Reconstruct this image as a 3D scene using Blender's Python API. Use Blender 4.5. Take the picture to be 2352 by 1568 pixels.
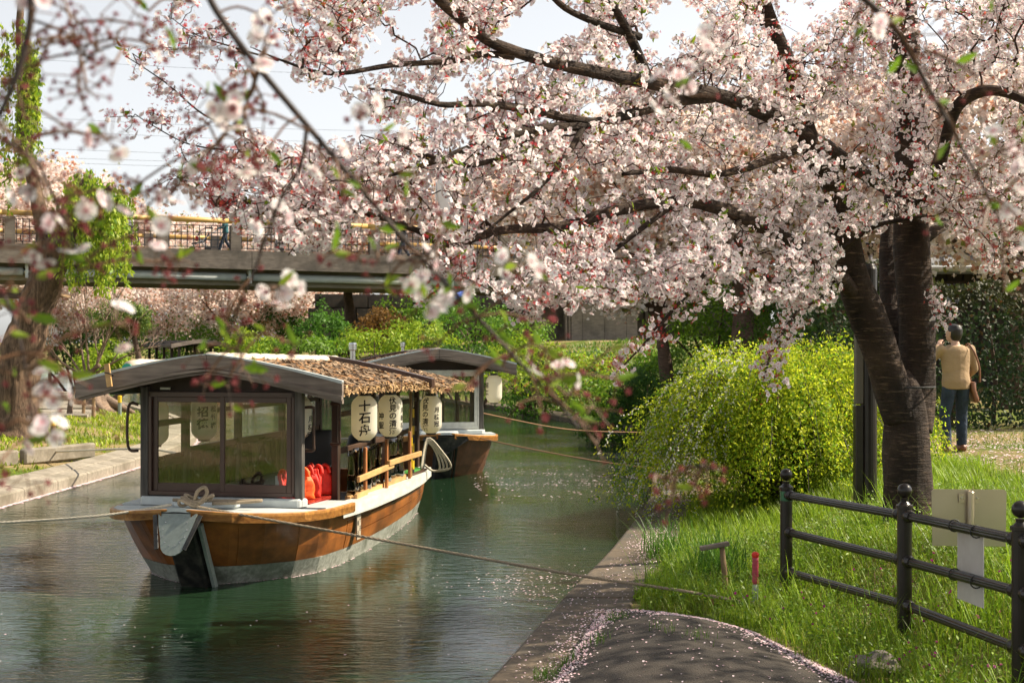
import bpy, bmesh, math, random
import numpy as np
from mathutils import Vector, Matrix

sc = bpy.context.scene
for o in list(bpy.data.objects): bpy.data.objects.remove(o)
col = sc.collection
R_ = math.radians
rnd = random.Random(7)
rng = np.random.default_rng(11)

# ------------------------------------------------------------------ camera, sky, sun, exposure
CAMZ = 2.2
cd = bpy.data.cameras.new('camera'); cam = bpy.data.objects.new('camera', cd); col.objects.link(cam)
cam.location = (0, 0, CAMZ); cam.rotation_euler = (R_(90), 0, 0)
cd.lens = 50; cd.sensor_width = 36; cd.clip_start = .05; cd.clip_end = 4000
cd.dof.use_dof = True; cd.dof.focus_distance = 13.2; cd.dof.aperture_fstop = 5.0; cd.dof.aperture_blades = 9
sc.camera = cam
SUN_AZ, SUN_EL = R_(78), R_(44)
world = bpy.data.worlds.new('World'); sc.world = world; world.use_nodes = True
wn = world.node_tree.nodes; wl = world.node_tree.links
bg = wn['Background']; sky = wn.new('ShaderNodeTexSky'); sky.sky_type = 'NISHITA'; sky.sun_disc = False
sky.sun_elevation = SUN_EL; sky.sun_rotation = SUN_AZ; sky.air_density = 1.0; sky.dust_density = 1.0; sky.ozone_density = 1.2
hs_ = wn.new('ShaderNodeHueSaturation'); hs_.inputs['Saturation'].default_value = .16; wl.new(sky.outputs[0], hs_.inputs['Color']); wl.new(hs_.outputs[0], bg.inputs[0]); bg.inputs[1].default_value = .1
sd = bpy.data.lights.new('sun', 'SUN'); sun = bpy.data.objects.new('sun', sd); col.objects.link(sun)
sd.energy = 5.0; sd.angle = R_(.6); sd.color = (1, .87, .68)
SUNV = Vector((math.cos(SUN_EL)*math.sin(SUN_AZ), math.cos(SUN_EL)*math.cos(SUN_AZ), math.sin(SUN_EL)))
sun.rotation_euler = SUNV.to_track_quat('Z', 'Y').to_euler(); sun.location = SUNV*60
vs = sc.view_settings; vs.view_transform = 'Standard'; vs.look = 'None'; vs.gamma = 1; vs.exposure = .95; vs.use_curve_mapping = False
cy = sc.cycles; cy.use_denoising = True; cy.max_bounces = 8; cy.transparent_max_bounces = 16
cy.diffuse_bounces = 4; cy.glossy_bounces = 4; cy.transmission_bounces = 4; cy.sample_clamp_indirect = 6
cy.use_adaptive_sampling = True; cy.adaptive_threshold = .025
cy.caustics_reflective = False; cy.caustics_refractive = False

# ------------------------------------------------------------------ helpers
FPX, CX, HY = 3267., 1176., 784.
def at(px, py, d):
    """A point of the place from where it is seen on a 2352 px wide picture and its distance."""
    return Vector(((px-CX)/FPX*d, d, CAMZ-(py-HY)/FPX*d))
def atz(px, d, z): return Vector(((px-CX)/FPX*d, d, z))

def tag(o, label=None, cat=None, group=None, kind=None):
    if label: o['label'] = label
    if cat: o['category'] = cat
    if group: o['group'] = group
    if kind: o['kind'] = kind
    return o
def thing(name, label, cat, loc=(0, 0, 0), rotz=0, group=None):
    o = bpy.data.objects.new(name, None); col.objects.link(o); o.location = loc; o.rotation_euler = (0, 0, rotz)
    o.empty_display_size = .1
    return tag(o, label, cat, group)
def link(name, me, m, parent=None):
    o = bpy.data.objects.new(name, me); col.objects.link(o)
    if m is not None and not me.materials: me.materials.append(m)
    if parent: o.parent = parent
    return o
def copy_tree(o, parent=None):
    c = o.copy(); col.objects.link(c); c.parent = parent
    for ch in o.children: copy_tree(ch, c)
    return c

class MB:
    def __init__(s): s.v = []; s.f = []
    def add(s, vs_, fs, M=None):
        b = len(s.v)
        s.v += [tuple(M @ Vector(p)) if M else tuple(p) for p in vs_]
        s.f += [tuple(i+b for i in f) for f in fs]; return s
    def box(s, c, sz, M=None):
        x, y, z = [k/2 for k in sz]; cx, cy_, cz = c
        vs_ = [(cx+i*x, cy_+j*y, cz+k*z) for k in (-1, 1) for j in (-1, 1) for i in (-1, 1)]
        return s.add(vs_, [(0, 2, 3, 1), (4, 5, 7, 6), (0, 1, 5, 4), (2, 6, 7, 3), (0, 4, 6, 2), (1, 3, 7, 5)], M)
    def bar(s, p, q, w, h, up=(0, 0, 1)):
        p = Vector(p); q = Vector(q); d = (q-p); L = d.length; d.normalize(); u = Vector(up)
        sd_ = d.cross(u); sd_.normalize(); u = sd_.cross(d)
        M = Matrix((sd_, d, u)).transposed().to_4x4(); M.translation = (p+q)/2
        return s.box((0, 0, 0), (w, L, h), M)
    def tube(s, pts, rad, n=8, cap=True, ry=None, ref=None):
        pts = [Vector(p) for p in pts]; N = len(pts)
        if not hasattr(rad, '__len__'): rad = [rad]*N
        ry = rad if ry is None else ry
        b = len(s.v); prev = Vector(ref) if ref else None
        for i in range(N):
            d = pts[min(i+1, N-1)]-pts[max(i-1, 0)]
            if d.length < 1e-9: d = Vector((0, 0, 1))
            d.normalize()
            a = prev if prev is not None else (Vector((0, 0, 1)) if abs(d.z) < .9 else Vector((1, 0, 0)))
            a = a-d*a.dot(d)
            if a.length < 1e-6: a = d.orthogonal()
            a.normalize(); c = d.cross(a)
            if ref is None: prev = a
            for k in range(n):
                t = 2*math.pi*k/n
                s.v.append(tuple(pts[i]+a*math.cos(t)*rad[i]+c*math.sin(t)*ry[i]))
        for i in range(N-1):
            for k in range(n):
                k2 = (k+1) % n
                s.f.append((b+i*n+k, b+i*n+k2, b+(i+1)*n+k2, b+(i+1)*n+k))
        if cap:
            s.f.append(tuple(b+k for k in reversed(range(n)))); s.f.append(tuple(b+(N-1)*n+k for k in range(n)))
        return s
    def lathe(s, prof, n=16, c=(0, 0, 0), cap=True):
        b = len(s.v)
        for r, z in prof:
            for k in range(n):
                t = 2*math.pi*k/n; s.v.append((c[0]+r*math.cos(t), c[1]+r*math.sin(t), c[2]+z))
        for i in range(len(prof)-1):
            for k in range(n):
                k2 = (k+1) % n; s.f.append((b+i*n+k, b+i*n+k2, b+(i+1)*n+k2, b+(i+1)*n+k))
        if cap:
            s.f.append(tuple(b+k for k in reversed(range(n)))); s.f.append(tuple(b+(len(prof)-1)*n+k for k in range(n)))
        return s
    def prism(s, poly, z0, z1, M=None):
        n = len(poly)
        vs_ = [(x, y, z0) for x, y in poly]+[(x, y, z1) for x, y in poly]
        fs = [tuple(reversed(range(n))), tuple(range(n, 2*n))]+[(i, (i+1) % n, n+(i+1) % n, n+i) for i in range(n)]
        return s.add(vs_, fs, M)
    def slab(s, rows, th, up=(0, 0, 1)):
        """closed slab from a grid of top points, thickness th downwards along -up"""
        nu = len(rows); nv = len(rows[0]); b = len(s.v); u = Vector(up)*th
        for r in rows:
            for p in r: s.v.append(tuple(p))
        for r in rows:
            for p in r: s.v.append(tuple(Vector(p)-u))
        o = nu*nv; I = lambda i, j: b+i*nv+j
        for i in range(nu-1):
            for j in range(nv-1):
                s.f.append((I(i, j), I(i, j+1), I(i+1, j+1), I(i+1, j))); s.f.append((o+I(i, j), o+I(i+1, j), o+I(i+1, j+1), o+I(i, j+1)))
        for i in range(nu-1):
            s.f.append((I(i, 0), I(i+1, 0), o+I(i+1, 0), o+I(i, 0))); s.f.append((I(i, nv-1), o+I(i, nv-1), o+I(i+1, nv-1), I(i+1, nv-1)))
        for j in range(nv-1):
            s.f.append((I(0, j), o+I(0, j), o+I(0, j+1), I(0, j+1))); s.f.append((I(nu-1, j), I(nu-1, j+1), o+I(nu-1, j+1), o+I(nu-1, j)))
        return s
    def build(s, name, m, parent=None, smooth=False, bevel=0, world=False, fix=True):
        me = bpy.data.meshes.new(name)
        v = s.v
        if world and parent:
            L = parent.location; v = [(p[0]-L.x, p[1]-L.y, p[2]-L.z) for p in v]
        me.from_pydata(v, [], s.f); 
        if fix:
            bm = bmesh.new(); bm.from_mesh(me); bmesh.ops.recalc_face_normals(bm, faces=bm.faces[:]); bm.to_mesh(me); bm.free()
        if smooth: me.polygons.foreach_set('use_smooth', [True]*len(me.polygons))
        me.update()
        o = link(name, me, m, parent)
        if bevel:
            b = o.modifiers.new('bevel', 'BEVEL'); b.width = bevel; b.segments = 1; b.limit_method = 'ANGLE'; b.angle_limit = R_(40)
        return o

def spline(pts, n=6):
    """Catmull-Rom through points (any dimension)."""
    P = np.array([tuple(p) for p in pts], float); out = []
    for i in range(len(P)-1):
        p0 = P[max(i-1, 0)]; p1 = P[i]; p2 = P[i+1]; p3 = P[min(i+2, len(P)-1)]
        for k in range(n):
            t = k/n
            out.append(.5*((2*p1)+(p2-p0)*t+(2*p0-5*p1+4*p2-p3)*t*t+(3*p1-p0-3*p2+p3)*t**3))
    out.append(P[-1]); return np.array(out)

class NB:
    """numpy builder: many small pieces (leaves, petals, chips) joined in one mesh with a colour per vertex"""
    def __init__(s): s.v = []; s.t = []; s.c = []; s.n = 0
    def raw(s, V, T, C):
        V = np.asarray(V, float); T = np.asarray(T, int); C = np.asarray(C, float)
        s.v.append(V); s.t.append(T+s.n); s.c.append(np.broadcast_to(C, V.shape).copy()); s.n += len(V)
    def inst(s, tpl, pos, Rm, scale, colmul=None):
        tv, tf, tc = tpl; N = len(pos)
        if N == 0: return
        scale = np.broadcast_to(np.asarray(scale, float), (N,)) if np.ndim(scale) < 2 else scale
        V = np.einsum('nij,kj->nki', Rm, tv)
        V = V*(scale[:, None, None])+pos[:, None, :]
        F = tf[None]+(np.arange(N)*len(tv))[:, None, None]
        C = np.broadcast_to(tc[None], (N,)+tc.shape)
        if colmul is not None: C = C*colmul[:, None, :]
        s.raw(V.reshape(-1, 3), F.reshape(-1, 3), C.reshape(-1, 3))
    def build(s, name, m, parent=None, stuff=True, local=False, smooth=False):
        V = np.concatenate(s.v); T = np.concatenate(s.t); C = np.concatenate(s.c)
        if parent is not None and not local: V = V-np.array(parent.location)
        me = bpy.data.meshes.new(name); me.vertices.add(len(V)); me.vertices.foreach_set('co', V.astype(np.float32).ravel())
        me.loops.add(len(T)*3); me.loops.foreach_set('vertex_index', T.astype(np.int32).ravel())
        me.polygons.add(len(T)); me.polygons.foreach_set('loop_start', (np.arange(len(T))*3).astype(np.int32))
        me.polygons.foreach_set('loop_total', np.full(len(T), 3, np.int32))
        at_ = me.attributes.new('col', 'FLOAT_COLOR', 'POINT')
        at_.data.foreach_set('color', np.concatenate([C, np.ones((len(C), 1))], 1).astype(np.float32).ravel())
        if smooth: me.polygons.foreach_set('use_smooth', np.ones(len(T), bool))
        me.update(calc_edges=True)
        o = link(name, me, m, parent)
        if stuff: o['kind'] = 'stuff'
        return o

def unit(a): return a/np.maximum(np.linalg.norm(a, axis=-1, keepdims=True), 1e-9)
def rdirs(n): return unit(rng.normal(size=(n, 3)))
def frames(nrm):
    """rotations whose third axis is nrm, spun at random"""
    n = unit(nrm); a = unit(np.cross(n, rdirs(len(n)))); b = np.cross(n, a)
    return np.stack([a, b, n], -1)
def frames_y(ydir, nref):
    """rotations whose second axis is ydir, third near nref"""
    y = unit(ydir); x = unit(np.cross(y, nref)); z = np.cross(x, y)
    return np.stack([x, y, z], -1)
def A(l): return np.array(l, float)

# templates: (verts, tris, colours)
def flower_tpl(five=True, rich=False):
    V = []; T = []; C = []
    ce, mi, ti = (.88, .70, .74), (.93, .91, .915), (.94, .935, .93)
    for k in range(5):
        a = 2*math.pi*k/5; b = len(V)
        P = [(0, 0, 0), (.30, -.17, .05), (.40, -.26, .09), (.49, -.10, .12), (.455, 0, .10), (.49, .10, .12), (.40, .26, .09), (.30, .17, .05)] if rich else [(0, 0, 0), (.32, -.25, .07), (.5, -.13, .11), (.5, .13, .11), (.32, .25, .07)]
        ca, sa = math.cos(a), math.sin(a); w = .02*(k % 2)
        V += [(x*ca-y*sa, x*sa+y*ca, z+w) for x, y, z in P]
        n = len(P); T += [(b, b+i, b+i+1) for i in range(1, n-1)]
        C += [ce]+[mi if i in (1, n-1) else ti for i in range(1, n)]
    b = len(V)
    for k in range(3):   # dark eye of the flower with its stamens
        a = 2*math.pi*(k+.5)/3; V += [(0, 0, .03), (.15*math.cos(a), .15*math.sin(a), .09), (.15*math.cos(a+1.2), .15*math.sin(a+1.2), .09)]
        T.append((b, b+1, b+2)); C += [(.50, .07, .13), (.62, .18, .2), (.62, .18, .2)]; b += 3
    return A(V), np.array(T), A(C)
FLOWER, FLOWER_R = flower_tpl(), flower_tpl(rich=True)
def star_tpl():
    V = []; T = []; C = []
    for k in range(5):
        a = 2*math.pi*k/5; b = len(V)
        for r, da, z in ((.15, -.75, 0), (.42, 0, .1), (.15, .75, 0)): V.append((r*math.cos(a+da), r*math.sin(a+da), z))
        T.append((b, b+1, b+2)); C += [(.52, .05, .07)]*3
    b = len(V)
    for k in range(3):
        a = 2*math.pi*k/3; V += [(0, 0, -.25), (.09*math.cos(a), .09*math.sin(a), 0), (.09*math.cos(a+2.1), .09*math.sin(a+2.1), 0)]
        T.append((b, b+1, b+2)); C += [(.42, .05, .05)]*3; b += 3
    return A(V), np.array(T), A(C)
STAR = star_tpl()
LEAF = (A([(0, 0, 0), (-.16, .3, .05), (0, .35, -.03), (.16, .3, .05), (-.13, .65, .03), (0, .68, -.05), (.13, .65, .03), (0, 1, -.12)]),
        np.array([(0, 2, 1), (0, 3, 2), (1, 2, 5), (1, 5, 4), (2, 3, 6), (2, 6, 5), (4, 5, 7), (5, 6, 7)]), np.ones((8, 3)))
LEAF2 = (A([(0, 0, 0), (-.26, .5, .06), (0, 1, 0), (.26, .5, .06)]), np.array([(0, 3, 2), (0, 2, 1)]), np.ones((4, 3)))
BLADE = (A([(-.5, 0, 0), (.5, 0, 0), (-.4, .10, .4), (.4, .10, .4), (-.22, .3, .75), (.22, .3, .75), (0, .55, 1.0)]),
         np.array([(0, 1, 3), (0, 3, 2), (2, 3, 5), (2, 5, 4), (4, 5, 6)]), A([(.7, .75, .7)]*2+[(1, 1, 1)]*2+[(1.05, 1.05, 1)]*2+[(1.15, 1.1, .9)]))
PETAL = (A([(-.3, -.5, 0), (.3, -.5, .02), (.5, .1, .12), (.12, .5, .05), (0, .42, .05), (-.12, .5, .05), (-.5, .1, .1)]),
         np.array([(0, 1, 2), (0, 2, 6), (6, 2, 3), (6, 3, 4), (6, 4, 5)]), np.ones((7, 3)))
CHIP = (A([(-.5, -.12, 0), (.5, -.1, .0), (.5, .12, .04), (-.5, .1, .05)]), np.array([(0, 1, 2), (0, 2, 3)]), np.ones((4, 3)))
CROSS = (A([(-.5, -.5, 0), (.5, -.45, .1), (.4, .5, 0), (-.5, .4, .12), (-.1, -.5, -.4), (.1, .5, -.45), (.05, .45, .5), (0, -.4, .4)]),
         np.array([(0, 1, 2), (0, 2, 3), (4, 5, 6), (4, 6, 7)]), np.ones((8, 3)))

# ------------------------------------------------------------------ materials
def base(name):
    m = bpy.data.materials.new(name); m.use_nodes = True; nt = m.node_tree
    return m, nt, nt.nodes['Principled BSDF'], nt.nodes['Material Output']
def N(nt, t, **k):
    n = nt.nodes.new(t)
    for a, b in k.items():
        if a in n.inputs: n.inputs[a].default_value = b
        else: setattr(n, a, b)
    return n
def ramp(nt, fac, stops):
    r = nt.nodes.new('ShaderNodeValToRGB'); nt.links.new(fac, r.inputs[0]); e = r.color_ramp.elements
    while len(e) < len(stops): e.new(.5)
    for i, (p, c) in enumerate(stops): e[i].position = p; e[i].color = (*c, 1) if len(c) == 3 else c
    return r.outputs[0]
def mapping(nt, scale=(1, 1, 1), space='Object'):
    tc = nt.nodes.new('ShaderNodeTexCoord'); mp = nt.nodes.new('ShaderNodeMapping'); mp.inputs['Scale'].default_value = scale
    nt.links.new(tc.outputs[space], mp.inputs[0]); return mp.outputs[0]
def noise(nt, vec, scale, detail=5, rough=.6):
    n = N(nt, 'ShaderNodeTexNoise', Scale=scale, Detail=detail, Roughness=rough); nt.links.new(vec, n.inputs['Vector']); return n.outputs['Fac']
def bump(nt, p, h, strength=.4, dist=.01, prev=None):
    b = N(nt, 'ShaderNodeBump', Strength=strength, Distance=dist); nt.links.new(h, b.inputs['Height'])
    if prev: nt.links.new(prev, b.inputs['Normal'])
    nt.links.new(b.outputs[0], p.inputs['Normal']); return b.outputs[0]
def mat(name, c1, c2=None, scale=6, stretch=(1, 1, 1), rough=.6, metal=0, bmp=.3, bd=.004, lo=.3, hi=.7, spec=.5, dirt=None):
    m, nt, p, _ = base(name); c2 = c2 or tuple(k*.75 for k in c1)
    v = mapping(nt, stretch); f = noise(nt, v, scale)
    c = ramp(nt, f, [(lo, c2), (hi, c1)])
    if dirt:
        f2 = noise(nt, mapping(nt, (1, 1, 1)), dirt[1], 4); mx = N(nt, 'ShaderNodeMix', data_type='RGBA')
        r2 = ramp(nt, f2, [(.45, (0, 0, 0)), (.7, (1, 1, 1))]); nt.links.new(r2, mx.inputs[0]); nt.links.new(c, mx.inputs[6]); mx.inputs[7].default_value = (*dirt[0], 1); c = mx.outputs[2]
    nt.links.new(c, p.inputs['Base Color']); p.inputs['Roughness'].default_value = rough; p.inputs['Metallic'].default_value = metal
    p.inputs['Specular IOR Level'].default_value = spec
    if bmp: bump(nt, p, f, bmp, bd)
    return m
def wood(name, c1, c2, axis='y', scale=14, rough=.6, bmp=.35, spec=.4):
    st = {'x': (.06, 1, 1), 'y': (1, .06, 1), 'z': (1, 1, .06)}[axis]
    m, nt, p, _ = base(name); v = mapping(nt, st); f = noise(nt, v, scale*2.2, 6, .65)
    f2 = noise(nt, mapping(nt, (1, 1, 1)), 1.7, 3)
    c = ramp(nt, f, [(.3, c2), (.68, c1)]); mx = N(nt, 'ShaderNodeMix', data_type='RGBA', blend_type='MULTIPLY')
    nt.links.new(ramp(nt, f2, [(.3, (.6, .6, .6)), (.7, (1.1, 1.1, 1.1))]), mx.inputs[7]); nt.links.new(c, mx.inputs[6]); mx.inputs[0].default_value = 1
    nt.links.new(mx.outputs[2], p.inputs['Base Color']); p.inputs['Roughness'].default_value = rough; p.inputs['Specular IOR Level'].default_value = spec
    bump(nt, p, f, bmp, .004); return m
def leafy(name, trans=.45, rough=.5, spec=.3, hue=0):
    m, nt, p, out = base(name); a = N(nt, 'ShaderNodeAttribute', attribute_name='col')
    nt.links.new(a.outputs['Color'], p.inputs['Base Color']); p.inputs['Roughness'].default_value = rough; p.inputs['Specular IOR Level'].default_value = spec
    t = N(nt, 'ShaderNodeBsdfTranslucent'); nt.links.new(a.outputs['Color'], t.inputs[0])
    mx = N(nt, 'ShaderNodeMixShader'); mx.inputs[0].default_value = trans
    nt.links.new(p.outputs[0], mx.inputs[1]); nt.links.new(t.outputs[0], mx.inputs[2]); nt.links.new(mx.outputs[0], out.inputs[0]); return m
def glass(name, tint=(.93, .95, .93), gl=.05, milk=0, mc=(.2, .14, .1)):
    m, nt, p, out = base(name); nt.nodes.remove(p)
    tr = N(nt, 'ShaderNodeBsdfTransparent'); tr.inputs[0].default_value = (*tint, 1)
    g = N(nt, 'ShaderNodeBsdfGlossy'); g.inputs['Roughness'].default_value = .02
    fr = N(nt, 'ShaderNodeFresnel', IOR=1.5); ad = N(nt, 'ShaderNodeMath', operation='ADD'); nt.links.new(fr.outputs[0], ad.inputs[0]); ad.inputs[1].default_value = gl
    mx = N(nt, 'ShaderNodeMixShader'); nt.links.new(ad.outputs[0], mx.inputs[0]); nt.links.new(tr.outputs[0], mx.inputs[1]); nt.links.new(g.outputs[0], mx.inputs[2])
    if milk:
        df = N(nt, 'ShaderNodeBsdfDiffuse'); df.inputs[0].default_value = (*mc, 1); m2 = N(nt, 'ShaderNodeMixShader'); m2.inputs[0].default_value = milk
        nt.links.new(mx.outputs[0], m2.inputs[1]); nt.links.new(df.outputs[0], m2.inputs[2]); mx = m2
    nt.links.new(mx.outputs[0], out.inputs[0]); return m

M = {}
M['leaf'] = leafy('leaf', .45); M['spring_leaf'] = leafy('spring_leaf', .58, .5, .2); M['blossom'] = leafy('blossom', .42, .7, .1); M['grass'] = leafy('grass', .4, .45, .3); M['petal'] = leafy('petal', .2, .7, .1)
M['chip'] = leafy('bark_chip', 0, .85, .1)
M['grey_wood'] = wood('grey_wood', (.33, .265, .215), (.115, .09, .075), 'x', 10, .75)
M['grey_post'] = wood('grey_post', (.17, .15, .13), (.05, .045, .04), 'z', 12, .75)
M['brown_post'] = wood('brown_post', (.085, .05, .032), (.03, .018, .012), 'z', 12, .5)
M['brown_rail'] = wood('brown_rail', (.10, .055, .033), (.04, .022, .014), 'y', 12, .5)
M['orange_post'] = wood('orange_post', (.48, .20, .07), (.26, .09, .03), 'z', 12, .5)
M['pale_rail'] = wood('pale_rail', (.68, .43, .18), (.5, .28, .1), 'y', 10, .55)
M['hull'] = mat('varnished_hull', (.42, .15, .032), (.20, .062, .016), 9, (1, .25, 1), .3, 0, .15, .002, .25, .75, .5, ((.09, .035, .012), 2.3))
M['hull2'] = mat('weathered_hull', (.20, .085, .04), (.09, .038, .02), 8, (1, .3, 1), .45, 0, .2, .002)
M['edge_wood'] = wood('edge_wood', (.6, .29, .07), (.28, .11, .03), 'x', 9, .4)
M['band'] = mat('grey_band', (.40, .41, .36), (.2, .21, .18), 30, (1, 1, 1), .7, 0, .5, .006, .3, .7, .3, ((.12, .13, .1), 5))
M['deck'] = mat('pale_deck_paint', (.58, .62, .61), (.43, .47, .47), 5, (1, 1, 1), .5, 0, .1)
M['rubrail'] = mat('pale_rub_rail', (.62, .62, .56), (.45, .45, .4), 12, (1, .3, 1), .55, 0, .2)
M['black'] = mat('tarred_black', (.018, .018, .016), (.008, .008, .008), 25, rough=.5, bmp=.6, dirt=((.06, .055, .045), 9))
M['plate'] = mat('grey_green_plate', (.25, .29, .265), (.19, .22, .20), 20, rough=.4, bmp=.1)
M['frame'] = mat('brown_aluminium', (.075, .04, .03), (.055, .03, .022), 4, rough=.35, bmp=0)
M['glass'] = glass('window_glass', (.97, .98, .97), .015); M['vinyl'] = glass('clear_vinyl', (.82, .80, .74), .06)
M['cream'] = mat('cream_vinyl', (.62, .53, .42), (.5, .42, .33), 14, (1, .4, 1), .5, 0, .4, .01)
M['thatch_base'] = mat('thatch_base', (.22, .13, .07), (.09, .05, .03), 40, (1, .4, 1), .9, 0, .8, .02)
M['dark_inner'] = mat('dark_inner', (.05, .032, .024), (.03, .02, .016), 8, rough=.7, bmp=0)
M['eave_green'] = mat('eave_green', (.06, .085, .06), (.04, .055, .04), 8, rough=.6)
M['steel'] = mat('steel', (.55, .56, .57), (.45, .46, .47), 6, rough=.25, metal=1, bmp=0)
M['red'] = mat('red_lacquer', (.35, .035, .02), (.22, .02, .015), 8, rough=.25, bmp=0)
M['lifevest'] = mat('red_orange_fabric', (.75, .035, .015), (.5, .02, .012), 10, rough=.6, bmp=.4, bd=.01)
M['orange'] = mat('orange_fabric', (.85, .16, .02), (.7, .1, .015), 10, rough=.6)
M['reflect'] = mat('silver_reflective', (.6, .62, .62), None, 20, rough=.3, bmp=0)
M['ink'] = mat('black_ink', (.02, .018, .016), None, 5, rough=.7, bmp=0)
M['rope'] = mat('hemp_rope', (.34, .27, .19), (.19, .15, .1), 90, rough=.9, bmp=.5)
M['rope_pale'] = mat('pale_rope', (.55, .5, .4), (.4, .36, .28), 60, rough=.85, bmp=.5)
M['rope_orange'] = mat('orange_rope', (.34, .19, .10), (.24, .13, .07), 60, rough=.85)
M['yellow'] = mat('yellow_paint', (.75, .5, .02), (.6, .38, .02), 6, rough=.45, bmp=0)
M['blackpaint'] = mat('black_paint', (.02, .02, .02), None, 6, rough=.45, bmp=0)
M['bamboo'] = wood('bamboo', (.5, .32, .12), (.34, .2, .07), 'z', 5, .4)
M['turf'] = mat('green_mat', (.06, .32, .03), (.03, .2, .02), 80, rough=.9, bmp=.8)
M['rubber'] = mat('black_rubber', (.02, .02, .022), None, 10, rough=.55, bmp=.1)
M['green_tape'] = mat('green_tape', (.03, .16, .07), (.02, .11, .05), 14, rough=.3, bmp=.3)
M['teal'] = mat('teal_plastic', (.01, .35, .25), None, 5, rough=.3, bmp=0)
M['blue'] = mat('blue_cloth', (.02, .10, .5), None, 5, rough=.6)
M['white'] = mat('white_cloth', (.8, .8, .8), (.72, .72, .74), 4, rough=.7)

def bark(name, c1, c2, ring=True, deep=1.0, st=(1, 1, 9)):
    m, nt, p, _ = base(name)
    v = mapping(nt, st if ring else (9, 9, 1.2)); f = noise(nt, v, 7 if ring else 2.2, 6, .7)
    g = noise(nt, mapping(nt), 3, 4); c = ramp(nt, f, [(.35, c2), (.62, c1), (.8, tuple(min(1, k*1.7) for k in c1))])
    mx = N(nt, 'ShaderNodeMix', data_type='RGBA', blend_type='MULTIPLY'); mx.inputs[0].default_value = 1
    nt.links.new(c, mx.inputs[6]); nt.links.new(ramp(nt, g, [(.3, (.6, .6, .62)), (.7, (1.15, 1.1, 1.05))]), mx.inputs[7])
    nt.links.new(mx.outputs[2], p.inputs['Base Color']); p.inputs['Roughness'].default_value = .8; p.inputs['Specular IOR Level'].default_value = .25
    bump(nt, p, f, .9*deep, .03); return m
def cherry_bark(name):
    m, nt, p, _ = base(name); g = noise(nt, mapping(nt, (1, 1, .6)), 4.5, 6, .65); big = noise(nt, mapping(nt), 1.3, 3)
    d1 = noise(nt, mapping(nt, (2.2, 2.2, 17)), 3.2, 4, .6); d2 = noise(nt, mapping(nt, (1, 1, 5)), 9, 5, .7)
    c = ramp(nt, g, [(.3, (.018, .013, .011)), (.55, (.05, .035, .027)), (.75, (.085, .06, .045))])
    mx = N(nt, 'ShaderNodeMix', data_type='RGBA'); nt.links.new(ramp(nt, d1, [(.56, (0, 0, 0)), (.68, (1, 1, 1))]), mx.inputs[0]); nt.links.new(c, mx.inputs[6]); mx.inputs[7].default_value = (.15, .105, .075, 1)
    mu = N(nt, 'ShaderNodeMix', data_type='RGBA', blend_type='MULTIPLY'); mu.inputs[0].default_value = 1; nt.links.new(mx.outputs[2], mu.inputs[6]); nt.links.new(ramp(nt, big, [(.35, (.65, .66, .68)), (.65, (1.2, 1.12, 1.05))]), mu.inputs[7])
    nt.links.new(mu.outputs[2], p.inputs['Base Color']); p.inputs['Roughness'].default_value = .8; p.inputs['Specular IOR Level'].default_value = .2
    n1 = bump(nt, p, d1, .7, .03); n2 = bump(nt, p, d2, .7, .03, n1); bump(nt, p, g, .8, .05, n2); return m
M['bark'] = cherry_bark('cherry_bark')
M['bark_far'] = bark('far_cherry_bark', (.16, .11, .08), (.06, .04, .03))
M['bark_willow'] = bark('willow_bark', (.22, .15, .10), (.05, .032, .022), False, 1.4)
M['bark_pale'] = bark('pale_bark', (.30, .22, .16), (.14, .1, .075))
M['twig'] = mat('twig_bark', (.05, .03, .024), (.022, .014, .012), 30, rough=.7)
# ------------------------------------------------------------------ setting: ground, water, banks
RB = A([(-4.6, -14), (-2.7, -4), (-1.85, 0), (-.85, 5), (-.07, 9.17), (.47, 11.86), (1.05, 14.6), (1.84, 19.1), (2.45, 24), (2.8, 29), (2.55, 33), (1.5, 39), (-.87, 46.7), (-5, 54), (-9.5, 63), (-15, 75), (-22, 90), (-30, 120)])
LB = A([(-7.6, -14), (-7.2, 5), (-6.95, 14), (-6.8, 18.9), (-6.55, 25.3), (-6.9, 31), (-8.8, 38), (-12.6, 47), (-18, 57), (-25, 70), (-33, 85), (-42, 120)])
RBs = spline(RB, 8); LBs = spline(LB, 8)
RIVER = np.concatenate([RBs, LBs[::-1]])
def seg_dist(P, L):
    best = np.full(len(P), 1e9)
    for a, b in zip(L[:-1], L[1:]):
        d = b-a; t = np.clip(((P-a)@d)/(d@d), 0, 1); best = np.minimum(best, np.hypot(*(P-(a+t[:, None]*d)).T))
    return best
def inside(P, poly):
    x, y = P.T; c = np.zeros(len(P), bool); n = len(poly)
    for i in range(n):
        x1, y1 = poly[i]; x2, y2 = poly[(i+1) % n]
        if y1 == y2: continue
        k = ((y1 > y) != (y2 > y)) & (x < (x2-x1)*(y-y1)/(y2-y1)+x1); c ^= k
    return c
def sst(a, b, x): t = np.clip((x-a)/(b-a), 0, 1); return t*t*(3-2*t)
def wob(x, y): return np.sin(x*1.7+y*.6)*np.cos(y*1.3-x*.4)
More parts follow.
